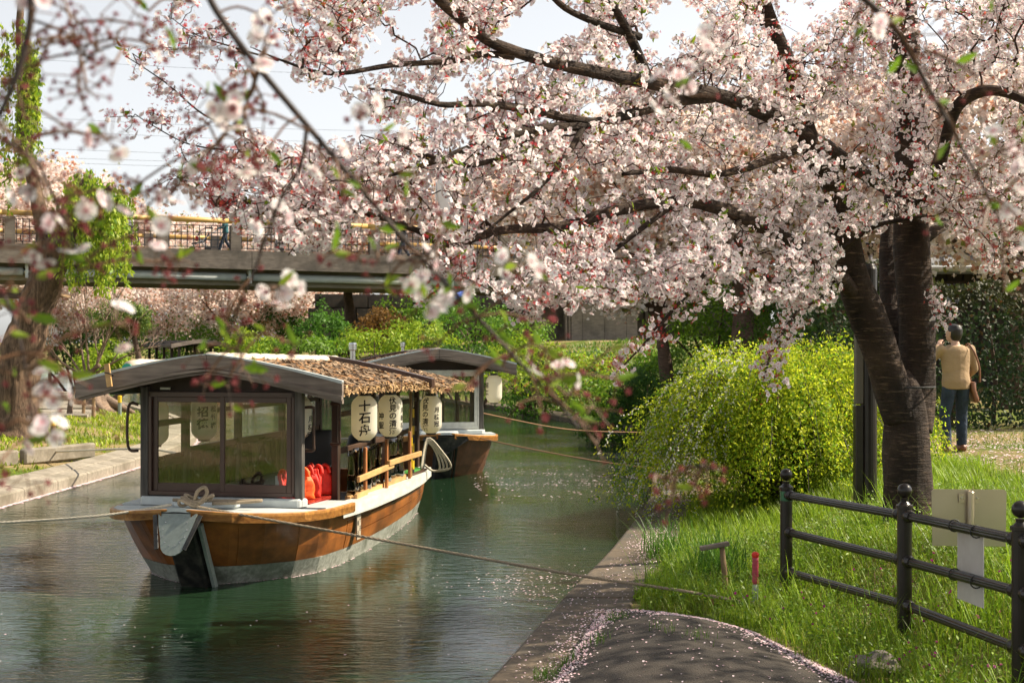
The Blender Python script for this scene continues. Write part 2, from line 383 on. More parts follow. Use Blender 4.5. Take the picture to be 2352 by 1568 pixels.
def ground_z(x, y):
    x = np.atleast_1d(np.asarray(x, float)); y = np.atleast_1d(np.asarray(y, float)); P = np.stack([x, y], 1)
    ins = inside(P, RIVER); dr = seg_dist(P, RBs); dl = seg_dist(P, LBs)
    right = dr < dl
    d0 = 1.55+1.25*np.clip((11.2-y)/3, 0, 1)
    zr = .13+.05*sst(.6, 1.5, dr)+.46*sst(d0, d0+1.25, dr)+.1*sst(3, 5, dr)+.02*wob(x, y)*sst(.7, 1.5, dr)
    far = sst(28, 44, y)
    zr = zr+far*(.9*sst(1, 6, dr)+.6*sst(6, 12, dr))
    zl = .14+.26*sst(.8, 3.0, dl)+.25*sst(3, 9, dl)+.03*wob(x*.7, y*.7)*sst(.6, 2, dl)
    z = np.where(right, zr, zl)
    edge = np.where(right, dr, dl)
    z = np.where(edge < .22, -.35, z)
    return np.where(ins, -1.6, z)
def gz(x, y): return float(ground_z(x, y)[0])
def lines(a, b, fa, fb, step, grow=1.25):
    L = list(np.arange(fa, fb+1e-6, step)); s = step
    while L[-1] < b: s *= grow; L.append(L[-1]+s)
    s = step
    while L[0] > a: s *= grow; L.insert(0, L[0]-s)
    return np.array(L)
gx = lines(-900, 900, -14, 9, .22, 1.16); gy = lines(-60, 1800, 4, 50, .25, 1.12)
X, Y = np.meshgrid(gx, gy); Z = ground_z(X.ravel(), Y.ravel())
nx, ny = len(gx), len(gy); V = np.stack([X.ravel(), Y.ravel(), Z], 1)
ii, jj = np.meshgrid(np.arange(nx-1), np.arange(ny-1)); q = (jj*nx+ii).ravel()
gm = bpy.data.meshes.new('ground'); gm.from_pydata(V.tolist(), [], np.stack([q, q+1, q+nx+1, q+nx], 1).tolist())
gm.polygons.foreach_set('use_smooth', [True]*len(gm.polygons)); gm.update()
m, nt, p, _ = base('earth_and_short_grass')
tc = mapping(nt); f1 = noise(nt, tc, .55, 6, .6); f2 = noise(nt, tc, 9, 5, .7); f3 = noise(nt, tc, 60, 3, .7)
mixf = N(nt, 'ShaderNodeMath', operation='ADD'); nt.links.new(f1, mixf.inputs[0])
mm = N(nt, 'ShaderNodeMath', operation='MULTIPLY_ADD'); nt.links.new(f2, mm.inputs[0]); mm.inputs[1].default_value = .5; mm.inputs[2].default_value = -.25; nt.links.new(mm.outputs[0], mixf.inputs[1])
grs = ramp(nt, f3, [(.3, (.05, .085, .012)), (.7, (.14, .19, .03))]); dry = ramp(nt, f3, [(.3, (.20, .145, .07)), (.7, (.36, .28, .15))])
mx = N(nt, 'ShaderNodeMix', data_type='RGBA'); nt.links.new(ramp(nt, mixf.outputs[0], [(.42, (1, 1, 1)), (.58, (0, 0, 0))]), mx.inputs[0]); nt.links.new(grs, mx.inputs[6]); nt.links.new(dry, mx.inputs[7])
nt.links.new(mx.outputs[2], p.inputs['Base Color']); p.inputs['Roughness'].default_value = .95; p.inputs['Specular IOR Level'].default_value = .1; bump(nt, p, f3, .6, .03)
tag(link('ground', gm, m), kind='structure')

# water
wm, nt, p, _ = base('river_water')
v1 = mapping(nt, (1, 2.3, 1)); a1 = noise(nt, v1, 2.6, 3, .55); v2 = mapping(nt, (1, 2.6, 1)); a2 = noise(nt, v2, 5.5, 4, .55); a3 = noise(nt, mapping(nt, (1, 1.2, 1)), .35, 2, .5)
p.inputs['Base Color'].default_value = (.011, .029, .013, 1); p.inputs['Roughness'].default_value = .03; p.inputs['IOR'].default_value = 1.33
amp = ramp(nt, a3, [(.38, (.25, .25, .25)), (.62, (1, 1, 1))])
ml = N(nt, 'ShaderNodeMath', operation='MULTIPLY'); nt.links.new(a2, ml.inputs[0]); nt.links.new(amp, ml.inputs[1])
b1 = N(nt, 'ShaderNodeBump', Strength=.4, Distance=.018); nt.links.new(a1, b1.inputs['Height'])
b2 = N(nt, 'ShaderNodeBump', Strength=1.0, Distance=.0125); nt.links.new(ml.outputs[0], b2.inputs['Height']); nt.links.new(b1.outputs[0], b2.inputs['Normal']); nt.links.new(b2.outputs[0], p.inputs['Normal'])
w = MB(); w.add([(-50, -20, 0), (8, -20, 0), (8, 125, 0), (-50, 125, 0)], [(0, 1, 2, 3)])
tag(w.build('water', wm, fix=False), kind='structure')

# concrete apron along the right bank (sections with joints) and kerb along the left bank
M['apron'] = mat('worn_concrete', (.15, .112, .072), (.065, .05, .035), 26, rough=.9, bmp=.5, bd=.01, dirt=((.06, .055, .045), 2.1))
M['kerb'] = mat('bank_concrete', (.34, .30, .24), (.2, .175, .135), 18, rough=.9, bmp=.4, bd=.01, dirt=((.14, .12, .085), 1.6))
def offset_line(L, w):
    d = np.gradient(L, axis=0); d = unit(d); n = np.stack([d[:, 1], -d[:, 0]], 1); return L+n*w
ap = tag(bpy.data.objects.new('pavement', None), kind='structure'); col.objects.link(ap)
ap['label'] = 'worn concrete apron along the right bank'
def bank_strip(name, line, w, side, y0, y1, seg, z0, z1, m, parent):
    s = np.concatenate([[0], np.cumsum(np.hypot(*np.diff(line, axis=0).T))]); tot = s[-1]; out = []
    k = 0.
    while k < tot-seg:
        t = np.linspace(k+.006, k+seg-.006, 5); c = np.stack([np.interp(t, s, line[:, 0]), np.interp(t, s, line[:, 1])], 1)
        if y0 <= c[2, 1] <= y1:
            inn = offset_line(c, side*w); dz = rnd.uniform(-.008, .008)
            rows = [[(a[0], a[1], z0+dz), (a[0]*.93+b[0]*.07, a[1]*.93+b[1]*.07, z0+.025+dz), (b[0], b[1], z1+dz)] for a, b in zip(c, inn)]
            o = MB().slab(rows, .75).build(name, m, parent, bevel=.012); out.append(o)
        k += seg
    return out
bank_strip('slab', RBs, .60, 1, 2, 60, 2.6, .11, .155, M['apron'], ap)
lk = tag(bpy.data.objects.new('kerb', None), kind='structure'); col.objects.link(lk); lk['label'] = 'concrete kerb along the grassy left bank'
bank_strip('kerb_stone', LBs, .28, -1, 10, 75, 1.25, .14, .20, M['kerb'], lk)
bank_strip('slab', offset_line(LBs, -.30), .34, -1, 10, 60, 2.5, .17, .23, M['kerb'], lk)

# asphalt ramp with its bulge
def rbx(y): return np.interp(y, RBs[:, 1], RBs[:, 0])
PXR = A([(2.0, 3.6), (5.0, 2.9), (7.2, 2.42), (8.3, 2.1), (9.1, 1.9), (9.8, 1.74), (10.35, 1.5), (10.62, 1.25), (10.8, .98)])
def path_xr(y): return np.interp(y, PXR[:, 0], PXR[:, 1])
def path_z(x, y):
    l = rbx(y)+.44; r = path_xr(y); v = np.clip((x-l)/(r-l), 0, 1); e = sst(0, 1, np.clip((10.8-y)/1.3, 0, 1))
    return .168+.17*np.sin(math.pi*v**.85)**.9*e*(1-.45*sst(8.6, 7, y))+.06*sst(9, 5, y)*v
rows = []
for yy in np.linspace(2, 10.8, 90):
    l = rbx(yy)+.44+.02*math.sin(yy*9); r = path_xr(yy)+.03*math.sin(yy*7.3)
    rows.append([(x, yy, float(path_z(x, yy))) for x in np.linspace(l, max(r, l+.1), 26)])
M['asphalt'] = mat('old_asphalt', (.05, .039, .03), (.013, .011, .0095), 150, rough=.9, bmp=.9, bd=.012, lo=.35, hi=.68, dirt=((.055, .044, .033), 1.4))
tag(MB().slab(rows, .3).build('path', M['asphalt'], smooth=True), kind='structure')

# far footpath on the left bank: paving slabs
fp = tag(bpy.data.objects.new('footpath', None), kind='structure'); col.objects.link(fp); fp['label'] = 'pale paved footpath on the left bank'
FP = spline(A([(-11.2, 34), (-12.0, 37.5), (-13.9, 43), (-17, 51), (-21.5, 62), (-27, 74)]), 6)
s = np.concatenate([[0], np.cumsum(np.hypot(*np.diff(FP, axis=0).T))]); k = 0
while k < s[-1]-1.5:
    t = np.linspace(k+.02, k+1.48, 2); c = np.stack([np.interp(t, s, FP[:, 0]), np.interp(t, s, FP[:, 1])], 1)
    for u0, u1 in ((-1.0, -.02), (.02, 1.0)):
        a, b = offset_line(c, u0), offset_line(c, u1); z = gz(*c[0])+.05
        rows = [[(a[i][0], a[i][1], z), (b[i][0], b[i][1], z)] for i in range(2)]
        MB().slab(rows, .2).build('paving_slab', M['kerb'], fp)
    k += 1.5
# ------------------------------------------------------------------ boats
ST = A([(-1.0, .05, .70, -.55, .04), (-.85, .42, .66, -.45, .22), (-.6, .68, .635, -.25, .45), (-.3, .87, .615, .0, .68), (.1, .98, .60, .3, .83),
        (.75, 1.02, .59, .8, .90), (1.5, 1.02, .575, 1.5, .92), (3.0, .95, .55, 3.0, .86), (4.4, .82, .53, 4.3, .74), (5.4, .68, .53, 5.25, .60)])
def hull_pt(side, s, t, off=0):
    a = [np.interp(s, range(len(ST)), ST[:, k]) for k in range(5)]
    L = a[3]+(a[0]-a[3])*t; w = a[4]+(a[1]-a[4])*t+.025*math.sin(math.pi*min(max(t, 0), 1))+off; z = a[2]*t
    return Vector((side*w, L, z))
def hull_strip(name, side, s0, s1, t0, t1, m, par, n=10, off=0, th=.03, smooth=True):
    rows = [[hull_pt(side, s, t, off) for t in np.linspace(t0, t1, 4)] for s in np.linspace(s0, s1, n)]
    return MB().slab(rows, th, (side, 0, 0)).build(name, m, par, smooth=False)

def roof_z(w, L, rz=2.03, drop=.018, lo=0): return rz-lo-drop*(L+.35)-.25*(min(abs(w), 1.4)/1.25)**1.3

def make_boat(loc, rotz, label, hullm, kind=1):
    b = thing('tour_boat', label, 'boat', loc, rotz, 'roofed wooden tour boats moored on the canal')
    for sd_ in (-1, 1):
        tag(hull_strip('waterline_band', sd_, 0, 9, -.4, .27, M['band'] if kind == 1 else M['hull2'], b, 28, .004), 'weathered grey band at the waterline')
        for s0, s1 in ((0, 1.2), (1.2, 3), (3, 5)): hull_strip('bow_panel', sd_, s0+.012, s1-.012, .275, .99, hullm, b, 6, rnd.uniform(0, .004))
        for t0, t1 in ((.275, .507), (.522, .748), (.764, .99)): hull_strip('plank', sd_, 5, 9, t0, t1, hullm, b, 12, rnd.uniform(0, .006))
        # pale rub rail along the gunwale, aft of the bow deck
        pts = [hull_pt(sd_, s, 1, .03) for s in np.linspace(4.45, 9.0, 16)]
        mb = MB()
        for i, (p, q_) in enumerate(zip(pts[:-1], pts[1:])):
            pass
        rows = []
        for p in pts: rows.append([Vector((p.x-sd_*.12, p.y, p.z+.035)), Vector((p.x+sd_*.045, p.y, p.z+.03)), Vector((p.x+sd_*.05, p.y, p.z-.055))])
        MB().slab(rows, .03, (0, 0, 1)).build('rub_rail', M['rubrail'] if kind == 1 else M['brown_rail'], b, bevel=.006)
    MB().slab([[hull_pt(-1, 9, t), hull_pt(1, 9, t)] for t in np.linspace(-.4, .99, 5)], .04, (0, 1, 0)).build('transom', hullm, b)
    # inner floor and bow deck
    fl = MB(); fl.prism([(-.78, .02), (.78, .02), (.82, 2), (.74, 4), (.6, 5.2), (-.6, 5.2), (-.74, 4), (-.82, 2)], .2, .24); fl.build('floor', M['dark_inner'], b)
    def outline(off, s1=5):
        R = [hull_pt(1, s, 1, off) for s in np.linspace(0, s1, 18)]; L = [hull_pt(-1, s, 1, off) for s in np.linspace(0, s1, 18)]
        return R, L
    R, L = outline(.055)
    rows = [[Vector((l.x, l.y-.03, l.z+.045)), Vector((l.x*.3, l.y-.03, l.z+.052)), Vector((r.x*.3, r.y-.03, r.z+.052)), Vector((r.x, r.y-.03, r.z+.045))] for r, l in zip(R, L) if r.y < .02]
    MB().slab(rows, .035).build('bow_deck', M['deck'], b)
    for sd_ in (-1, 1):
        rows = [[Vector((p.x-sd_*.02, p.y-.035, p.z+.041)), Vector((p.x+sd_*.03, p.y-.05, p.z+.041)), Vector((p.x+sd_*.03, p.y-.05, p.z-.03))] for p in (R if sd_ > 0 else L)]
        MB().slab(rows, .022).build('deck_edge', M['edge_wood'], b, bevel=.005)
        rows = [[Vector((p.x-sd_*.28, p.y, p.z+.05)), Vector((p.x+sd_*.0, p.y, p.z+.05))] for p in (R if sd_ > 0 else L) if p.y > -.05]
        MB().slab(rows, .04).build('side_deck', M['deck'], b)
    MB().slab([[(x*.78, -.12+.06*abs(x), .735) for x in np.linspace(-1, 1, 7)], [(x*.84, .06, .735) for x in np.linspace(-1, 1, 7)]], .09).build('coaming', M['deck'], b, bevel=.015)
    MB().slab([[(x*.3, -.40-.09*(1-x*x), .735) for x in np.linspace(-1, 1, 9)], [(x*.32, -.33, .735) for x in np.linspace(-1, 1, 9)]], .05).build('deck_cleat_board', M['deck'], b, bevel=.01)
    # stem: black raking post with metal plate and straps
    mb = MB(); a0_, a1_ = Vector((0, -1.02, .66)), Vector((0, -.56, -.12)); dv = a1_-a0_
    for x0, x1, e in ((-.12, .12, .0),):
        pr = [(-.17, .06), (-.13, -.04), (.13, -.04), (.17, .06)]
        rows = [[(a0_+dv*t+Vector((x*(1-.05*t), y+.01, 0))) for x, y in pr] for t in np.linspace(0, 1, 6)]
        mb.slab(rows, .06, (0, -1, -.2))
    mb.build('stem', M['black'], b, bevel=.012)
    MB().bar(a0_+Vector((.19, .05, -.06)), a1_+Vector((.18, .03, 0)), .03, .06, (0, 1, 0)).build('stem_strip', M['plate'] if kind == 1 else M['black'], b)
    if kind == 1:
        poly = [(-.17, .07), (.19, .07), (.165, -.06), (.14, -.16)]+[(.02+.115*math.cos(t), -.2+.115*math.sin(t)) for t in np.linspace(-.1, -math.pi+.1, 9)]+[(-.105, -.16), (-.14, -.06)]
        mp = Matrix.Translation((0, -1.055, .635)) @ Matrix.Rotation(R_(-28), 4, 'X') @ Matrix.Rotation(R_(90), 4, 'X')
        pl = MB().prism(poly, 0, .014, mp).build('stem_plate', M['plate'], b)
        for k in range(14):
            t = k/14*2*math.pi; q_ = mp @ Vector((.015+.11*math.cos(t), -.08+.15*math.sin(t), .016)); MB().lathe([(.006, 0), (.004, .006)], 6, q_).build('rivet', M['steel'], pl)
        for x0, x1 in ((-.2, -.12), (.22, .13)):
            MB().bar(mp @ Vector((x0, .06, .006)), mp @ Vector((x1, -.26, .01)), .04, .012, (0, -1, .4)).build('strap', M['black'], b, bevel=.003)
    else:
        for x0 in (-.36, .36):
            MB().bar((x0, -1.0, .655), (0, -.96, .42), .05, .03, (0, -1, .4)).build('strap', M['black'], b)
        MB().slab([[(x*.36, -1.02-.04*(1-abs(x)), .69) for x in np.linspace(-1, 1, 7)], [(x*.1, -1.0, .46) for x in np.linspace(-1, 1, 7)]], .03, (0, -1, 0)).build('stem_plate', M['black'], b)
    # cabin: posts, windows, side rails
    fm = M['frame'] if kind == 1 else M['rubrail']
    Ls = [0.0, 1.03, 2.45, 3.75, 5.0]
    for sd_ in (-1, 1):
        for i, l in enumerate(Ls):
            w = .765 if i == 0 else .80-.05*max(0, l-2)
            MB().box((sd_*w, l+.02, 1.21), (.07 if i else .075, .085, 1.12 if i == 0 else 1.24)).build('post', M['grey_post'] if i == 0 else M['brown_post'], b, bevel=.006)
        wr = lambda l: .80-.05*max(0, l-2)
        for z, th in ((1.09, .06), (1.46, .05)):
            for l0, l1 in zip(Ls[1:-1], Ls[2:]):
                MB().bar((sd_*wr(l0), l0+.05, z), (sd_*wr(l1), l1-.02, z), .035, th).build('side_rail', M['brown_rail'], b, bevel=.004)
        if sd_ < 0:
            for z in (1.0, 1.4): MB().bar((-.78, .06, z), (-.8, 1.0, z), .035, .06).build('side_rail', M['brown_rail'], b)
        MB().slab([[(sd_*.93, l, roof_z(.93, l)-.055), (sd_*1.0, l, roof_z(1.0, l)-.05)] for l in np.linspace(-.25, 5.4, 6)], .09).build('eave_beam', M['eave_green'], b)
        for l in np.linspace(.2, 5.2, 9):
            MB().slab([[(sd_*w, l+d, roof_z(w, l)-.05) for d in (0, .06)] for w in (.05, .6, 1.2)], .05).build('rafter', M['brown_rail'], b)
        # bench along the side
        MB().box((sd_*.6, 2.9, .44), (.3, 3.6, .04)).build('bench', M['brown_rail'], b)
        MB().box((sd_*.48, 2.9, .33), (.03, 3.5, .17)).build('bench_front', M['dark_inner'], b)
    fr = MB(); z0, z1 = .745, 1.72
    wf = MB(); 
    for a, c in (((0, .02, z0+.02), (1.45, .07, .04)), ((0, .02, z1-.02), (1.45, .07, .05)), ((-.71, .02, (z0+z1)/2), (.03, .07, z1-z0)), ((.71, .02, (z0+z1)/2), (.03, .07, z1-z0))): wf.box(a, c)
    wo = wf.build('window_frame', fm, b, bevel=.004)
    for x0, x1, yy in ((-.69, .03, .035), (-.01, .69, .005)):
        sh = MB(); cx_, w_ = (x0+x1)/2, x1-x0
        for a, c in (((x0+.022, yy, (z0+z1)/2), (.045, .028, .90)), ((x1-.022, yy, (z0+z1)/2), (.045, .028, .90)), ((cx_, yy, z0+.075), (w_-.09, .026, .075)), ((cx_, yy, z1-.07), (w_-.09, .026, .05))): sh.box(a, c)
        so = sh.build('sash', fm, b, bevel=.003)
        MB().box((cx_, yy, (z0+z1)/2+.01), (w_-.085, .005, .80)).build('pane', M['glass'], so)
    gp = MB(); gp.slab([[(x, .03, roof_z(x, 0)-.06) for x in np.linspace(-.85, .85, 13)], [(x, .03, 1.723) for x in np.linspace(-.85, .85, 13)]], .03, (0, -1, 0)).build('gable_panel', M['dark_inner'], b)
    MB().box((-.55, -.02, 1.755), (.1, .012, .02)).build('name_tag', M['rubrail'], b)
    # roof
    for nm, l0, l1, lo in (('roof', -.3, 3.2, 0), ('roof', 3.25, 5.7, .05)):
        r = MB().slab([[(w, l, roof_z(w, l, lo=lo)) for w in np.linspace(-1.25, 1.25, 21)] for l in np.linspace(l0, l1, 8)], .055).build(nm, M['thatch_base'], b, smooth=False)
        nb = NB(); n = int(2600*(l1-l0)); w = rng.uniform(-1.26, 1.26, n); l = rng.uniform(l0, l1, n)
        z = np.array([roof_z(a, c, lo=lo) for a, c in zip(w, l)])+rng.uniform(.003, .022, n)
        sl = np.sign(w)*.25; nr = np.stack([sl+rng.normal(0, .17, n), rng.normal(0, .15, n), np.ones(n)], 1)
        cc = A([(.23, .16, .105), (.15, .105, .07), (.32, .23, .15), (.08, .058, .043), (.28, .15, .07)])[rng.integers(0, 5, n)]*rng.uniform(.7, 1.25, (n, 1))
        if kind == 2: cc *= .75
        nb.inst(CHIP, np.stack([w, l, z], 1), frames(nr), rng.uniform(.04, .13, n), cc)
        # ragged eave edges
        n2 = int(260*(l1-l0))
        for sd_ in (-1, 1):
            l = rng.uniform(l0, l1, n2); w = sd_*(1.25+rng.uniform(-.03, .025, n2)); z = np.array([roof_z(a, c, lo=lo) for a, c in zip(w, l)])-rng.uniform(-.01, .055, n2)
            cc = A([(.42, .28, .15), (.3, .19, .1), (.5, .33, .16)])[rng.integers(0, 3, n2)]*rng.uniform(.7, 1.2, (n2, 1))
            nr = np.stack([sd_*np.ones(n2)+rng.normal(0, .3, n2), rng.normal(0, .4, n2), rng.normal(.2, .5, n2)], 1)
            nb.inst(CHIP, np.stack([w, l, z], 1), frames(nr), rng.uniform(.03, .08, n2), cc)
        nb.build('thatch', M['chip'], r, local=True)
    for sd_ in (-1, 1):
        for nm, zt, h, y0, th, m_ in (('gable_board', .045, .118, -.33, .05, M['grey_wood']), ('gable_trim', -.082, .022, -.345, .05, M['grey_wood']), ('gable_trim', -.112, .02, -.325, .05, M['grey_wood']), ('gable_flashing', .058, .011, -.335, .06, M['deck'])):
            rows = [[(sd_*w, y0-.03, roof_z(w, -.35)+zt+.02*(w/1.3)), (sd_*w, y0-.03, roof_z(w, -.35)+zt-h*(1-.0*w))] for w in np.linspace(.002, 1.29, 12)]
            MB().slab(rows, th, (0, -1, 0)).build(nm, m_, b)
        # dark rake beam between the two roof sections
        MB().slab([[(sd_*w, 3.13, roof_z(w, 3.2)+.07), (sd_*w, 3.27, roof_z(w, 3.2)+.07)] for w in np.linspace(.02, 1.3, 8)], .1).build('rake_beam', M['frame'], b)
    mb = MB()
    for l0, l1, lo in ((-.22, 3.6, 0),):
        pts = [(.015*math.sin(l*7), l, roof_z(0, l, lo=lo)+.015+.008*math.sin(l*23)) for l in np.linspace(l0, l1, 60)]
        mb.tube(pts, [.085+.008*math.sin(i*2.1)+.006*math.sin(i*.9) for i in range(60)], 10, ry=[.055]*60, ref=(1, 0, 0))
    mb.build('ridge_cover', M['cream'] if kind == 1 else M['grey_wood'], b, smooth=True)
    vp = MB().lathe([(.035, 0), (.035, .16), (.05, .17), (.05, .24), (.046, .26)], 12, (.02, 4.3, roof_z(0, 4.3)-.02)).build('vent_pipe', M['steel'], b, smooth=False)
    return b

B1 = Vector((-2.74, 13.4, 0)); B1r = R_(-10)
boat1 = make_boat(B1, B1r, 'varnished orange wooden tour boat with bark roof and two-pane front window, closest boat', M['hull'], 1)
B2 = Vector((-1.26, 23.6, 0)); B2r = R_(12)
boat2 = make_boat(B2, B2r, 'darker weathered tour boat with black V-shaped bow moored behind the orange one', M['hull2'], 2)
def bl(x, y, z, B=B1, r=B1r): return B+Matrix.Rotation(r, 3, 'Z') @ Vector((x, y, z))

# starboard fittings of the first boat
for l, zt in ((1.58, 1.1), (2.43, 1.13), (3.6, 1.14)):
    w = .955 if l < 3 else .92
    MB().box((w, l, (zt+.585)/2), (.03, .055, zt-.585)).build('rail_post', M['orange_post'], boat1, bevel=.004)
for l0, l1, z0, z1, w in ((1.18, 2.66, .805, .825, .995), (2.4, 4.0, .865, .85, .985), (1.12, 1.62, .63, .63, .985), (1.06, 1.3, .615, .615, .93)):
    MB().bar((w, l0, z0), (w-.03, l1, z1), .035, .06).build('handrail', M['pale_rail'], boat1, bevel=.005)
for l0, l1 in ((1.1, 1.55), (1.62, 2.4), (2.46, 3.58)):
    rows = [[(.905-.03*max(0, l-2.5)+.02*math.sin(l*9+z*4)+.012*math.sin(l*21), l, z) for z in np.linspace(.64, 1.1, 8)] for l in np.linspace(l0, l1, 20)]
    MB().slab(rows, .003, (1, 0, 0)).build('vinyl_curtain', M['vinyl'], boat1, smooth=True)
    MB().bar((.9, l0, .615), (.9-.03*max(0, l1-2.5), l1, .61), .04, .06).build('sill_board', M['pale_rail'], boat1)
MB().box((.74, 4.4, .585), (.2, .85, .025)).build('mat_board', M['brown_rail'], boat1)
MB().box((.745, 4.4, .602), (.13, .78, .012)).build('green_mat', M['turf'], boat1)
M['vinyl_brown'] = glass('brown_vinyl', (.5, .4, .3), .06, .55, (.13, .085, .055))
for l0, l1 in ((.1, .98), (1.1, 2.38), (2.5, 3.7), (3.8, 4.95)):
    rows = [[(-.79+.05*max(0, l-2)+.015*math.sin(l*9+z*4)+.01*math.sin(l*19), l, z) for z in np.linspace(.6, 1.08, 8)] for l in np.linspace(l0, l1, 16)]
    MB().slab(rows, .003, (1, 0, 0)).build('vinyl_curtain', M['vinyl_brown'], boat1, smooth=True)
    MB().bar((-.77+.05*max(0, l0-2), l0, .5), (-.77+.05*max(0, l1-2), l1, .5), .03, .3).build('side_panel', M['brown_rail'], boat1)
# plaque on the hull
M['plaque'] = wood('plaque_wood', (.55, .48, .37), (.40, .34, .25), 'z', 8, .6)
pp = hull_pt(1, 5.35, .60, .03); MB().box((pp.x+.012, pp.y, pp.z), (.015, .13, .25)).build('name_plaque', M['plaque'], boat1)
# brass handrail loops at the door opening
for l, w in ((.1, .84), (.93, .84)):
    MB().tube(spline(A([(w-.06, l, 1.58), (w+.03, l, 1.58), (w+.035, l, 1.52), (w+.035, l, 1.25), (w+.03, l, 1.18), (w-.06, l, 1.18)]), 4), .014, 8).build('grab_handle', M['brown_rail'], boat1, smooth=True)
MB().tube(spline(A([(-.84, .02, 1.6), (-.93, .0, 1.58), (-.935, 0, 1.2), (-.84, .02, 1.16)]), 5), .014, 8).build('grab_handle', M['brown_rail'], boat1, smooth=True)

def text_mesh(ch, size, offset=.02):
    c = bpy.data.curves.new('t', 'FONT'); c.body = ch; c.size = size; c.align_x = 'CENTER'; c.align_y = 'CENTER'; c.offset = offset*size; c.resolution_u = 3
    o = bpy.data.objects.new('t', c); col.objects.link(o); bpy.context.view_layer.update()
    dg = bpy.context.evaluated_depsgraph_get(); me = bpy.data.meshes.new_from_object(o.evaluated_get(dg))
    bpy.data.objects.remove(o); bm = bmesh.new(); bm.from_mesh(me); bpy.data.meshes.remove(me)
    xs = [v.co.x for v in bm.verts]; ys = [v.co.y for v in bm.verts]
    if xs:
        mx_, my_ = (max(xs)+min(xs))/2, (max(ys)+min(ys))/2
        bmesh.ops.translate(bm, verts=bm.verts[:], vec=(-mx_, -my_, 0))
    for k in np.linspace(-.5, .5, 9): bmesh.ops.bisect_plane(bm, geom=bm.verts[:]+bm.edges[:]+bm.faces[:], plane_co=(k*size, 0, 0), plane_no=(1, 0, 0))
    bmesh.ops.triangulate(bm, faces=bm.faces[:])
    return bm
pq = MB()
for i, (ch, dx, dz) in enumerate((('十', -.035, .07), ('石', -.035, -.02), ('乗', .035, .04), ('天', .035, -.06))):
    bm = text_mesh(ch, .055, .01)
    vs_ = [(pp.x+.0215, pp.y-v.co.x-dx*1, pp.z+dz+v.co.y) for v in bm.verts]
    vs_ = [(x, pp.y+(pp.y-y)*-1, z) for x, y, z in vs_]
    pq.add(vs_, [tuple(v.index for v in f.verts) for f in bm.faces]); bm.free()
pq.build('lettering', M['ink'], boat1, fix=False)

M['paper'], nt, p, out = base('lantern_paper')
p.inputs['Base Color'].default_value = (.93, .90, .79, 1); p.inputs['Roughness'].default_value = .65; p.inputs['Specular IOR Level'].default_value = .2
t_ = N(nt, 'ShaderNodeBsdfTranslucent'); t_.inputs[0].default_value = (.95, .88, .66, 1); mx = N(nt, 'ShaderNodeMixShader'); mx.inputs[0].default_value = .5
nt.links.new(p.outputs[0], mx.inputs[1]); nt.links.new(t_.outputs[0], mx.inputs[2]); nt.links.new(mx.outputs[0], out.inputs[0])
LH = .47
def lan_r(z): u = abs(z)/(LH/2); return .132*(1-.62*max(0, (u-.52)/.48)**2.2) if u > .52 else .132
lan_mesh = {}
def lantern(loc, face, label, texts, h=1.0):
    t = thing('paper_lantern', label, 'lantern', loc, face, 'paper lanterns hung along the boats')
    if 'body' not in lan_mesh:
        nr = 30; prof = []
        for i in range(nr*2+1):
            z = -LH/2+LH*i/(nr*2); prof.append((lan_r(z)+(.0028 if i % 2 else -.0012), z))
        o = MB().lathe(prof, 32).build('paper_body', M['paper'], t, smooth=True); lan_mesh['body'] = o.data
        o = MB().lathe([(.056, 0), (.064, .002), (.064, .03), (.05, .032)], 24, (0, 0, LH/2-.012)).build('top_ring', M['blackpaint'], t); lan_mesh['top'] = o.data
        o = MB().lathe([(.05, 0), (.062, .002), (.062, .026), (.05, .03)], 24, (0, 0, -LH/2-.014)).build('bottom_ring', M['blackpaint'], t); lan_mesh['bot'] = o.data
        o = MB().tube(spline(A([(-.06, 0, LH/2+.01), (-.045, 0, LH/2+.07), (0, 0, LH/2+.1), (.045, 0, LH/2+.07), (.06, 0, LH/2+.01)]), 5), .003, 6).build('wire_bail', M['steel'], t); lan_mesh['bail'] = o.data
    else:
        for n_, k in (('paper_body', 'body'), ('top_ring', 'top'), ('bottom_ring', 'bot'), ('wire_bail', 'bail')): link(n_, lan_mesh[k], None, t)
    for chars, ang, size, ztop, step in texts:
        mb = MB()
        for i, ch in enumerate(chars):
            bm = text_mesh(ch, size, .024); zc = ztop-i*step
            vs_ = []
            for v in bm.verts:
                x = v.co.x*1.0+.12*v.co.y*0; z = zc+v.co.y*.95+v.co.x*.08; r = lan_r(z)+.0042
                a = -math.pi/2+ang+x/.132; vs_.append((r*math.cos(a), r*math.sin(a), z))
            mb.add(vs_, [tuple(v.index for v in f.verts) for f in bm.faces]); bm.free()
        mb.build('lettering', M['ink'], t, fix=False)
    t.scale = (h, h, h); return t
lz = lambda l: roof_z(1.0, l)-.13-LH/2-.06
lantern(bl(1.0, 1.38, lz(1.38)+.03), R_(8), 'cream paper lantern reading 十石舟, in front of the orange rail posts', [('十石舟', 0, .125, .13, .125)])
lantern(bl(1.0, 2.42, lz(2.42)+.02), R_(10), 'cream paper lantern reading 伏見の清酒, second along the orange boat', [('伏見の清酒', .12, .085, .17, .083), ('神聖', -.95, .085, -.0, .1), ('月松桂', 1.15, .07, .06, .08)])
lantern(bl(1.0, 4.36, lz(4.36)-.03), R_(0), 'cream paper lantern reading 月桂冠 hung at the stern by the striped pole', [('伏見の清酒', -.5, .085, .17, .083), ('月桂冠', .6, .075, .06, .085)])
lantern(bl(-.66, 1.2, 1.42), R_(8), 'cream paper lantern reading 招徳, seen through the front window', [('招徳', -.05, .12, .06, .12), ('松竹梅', .85, .075, .09, .085)])
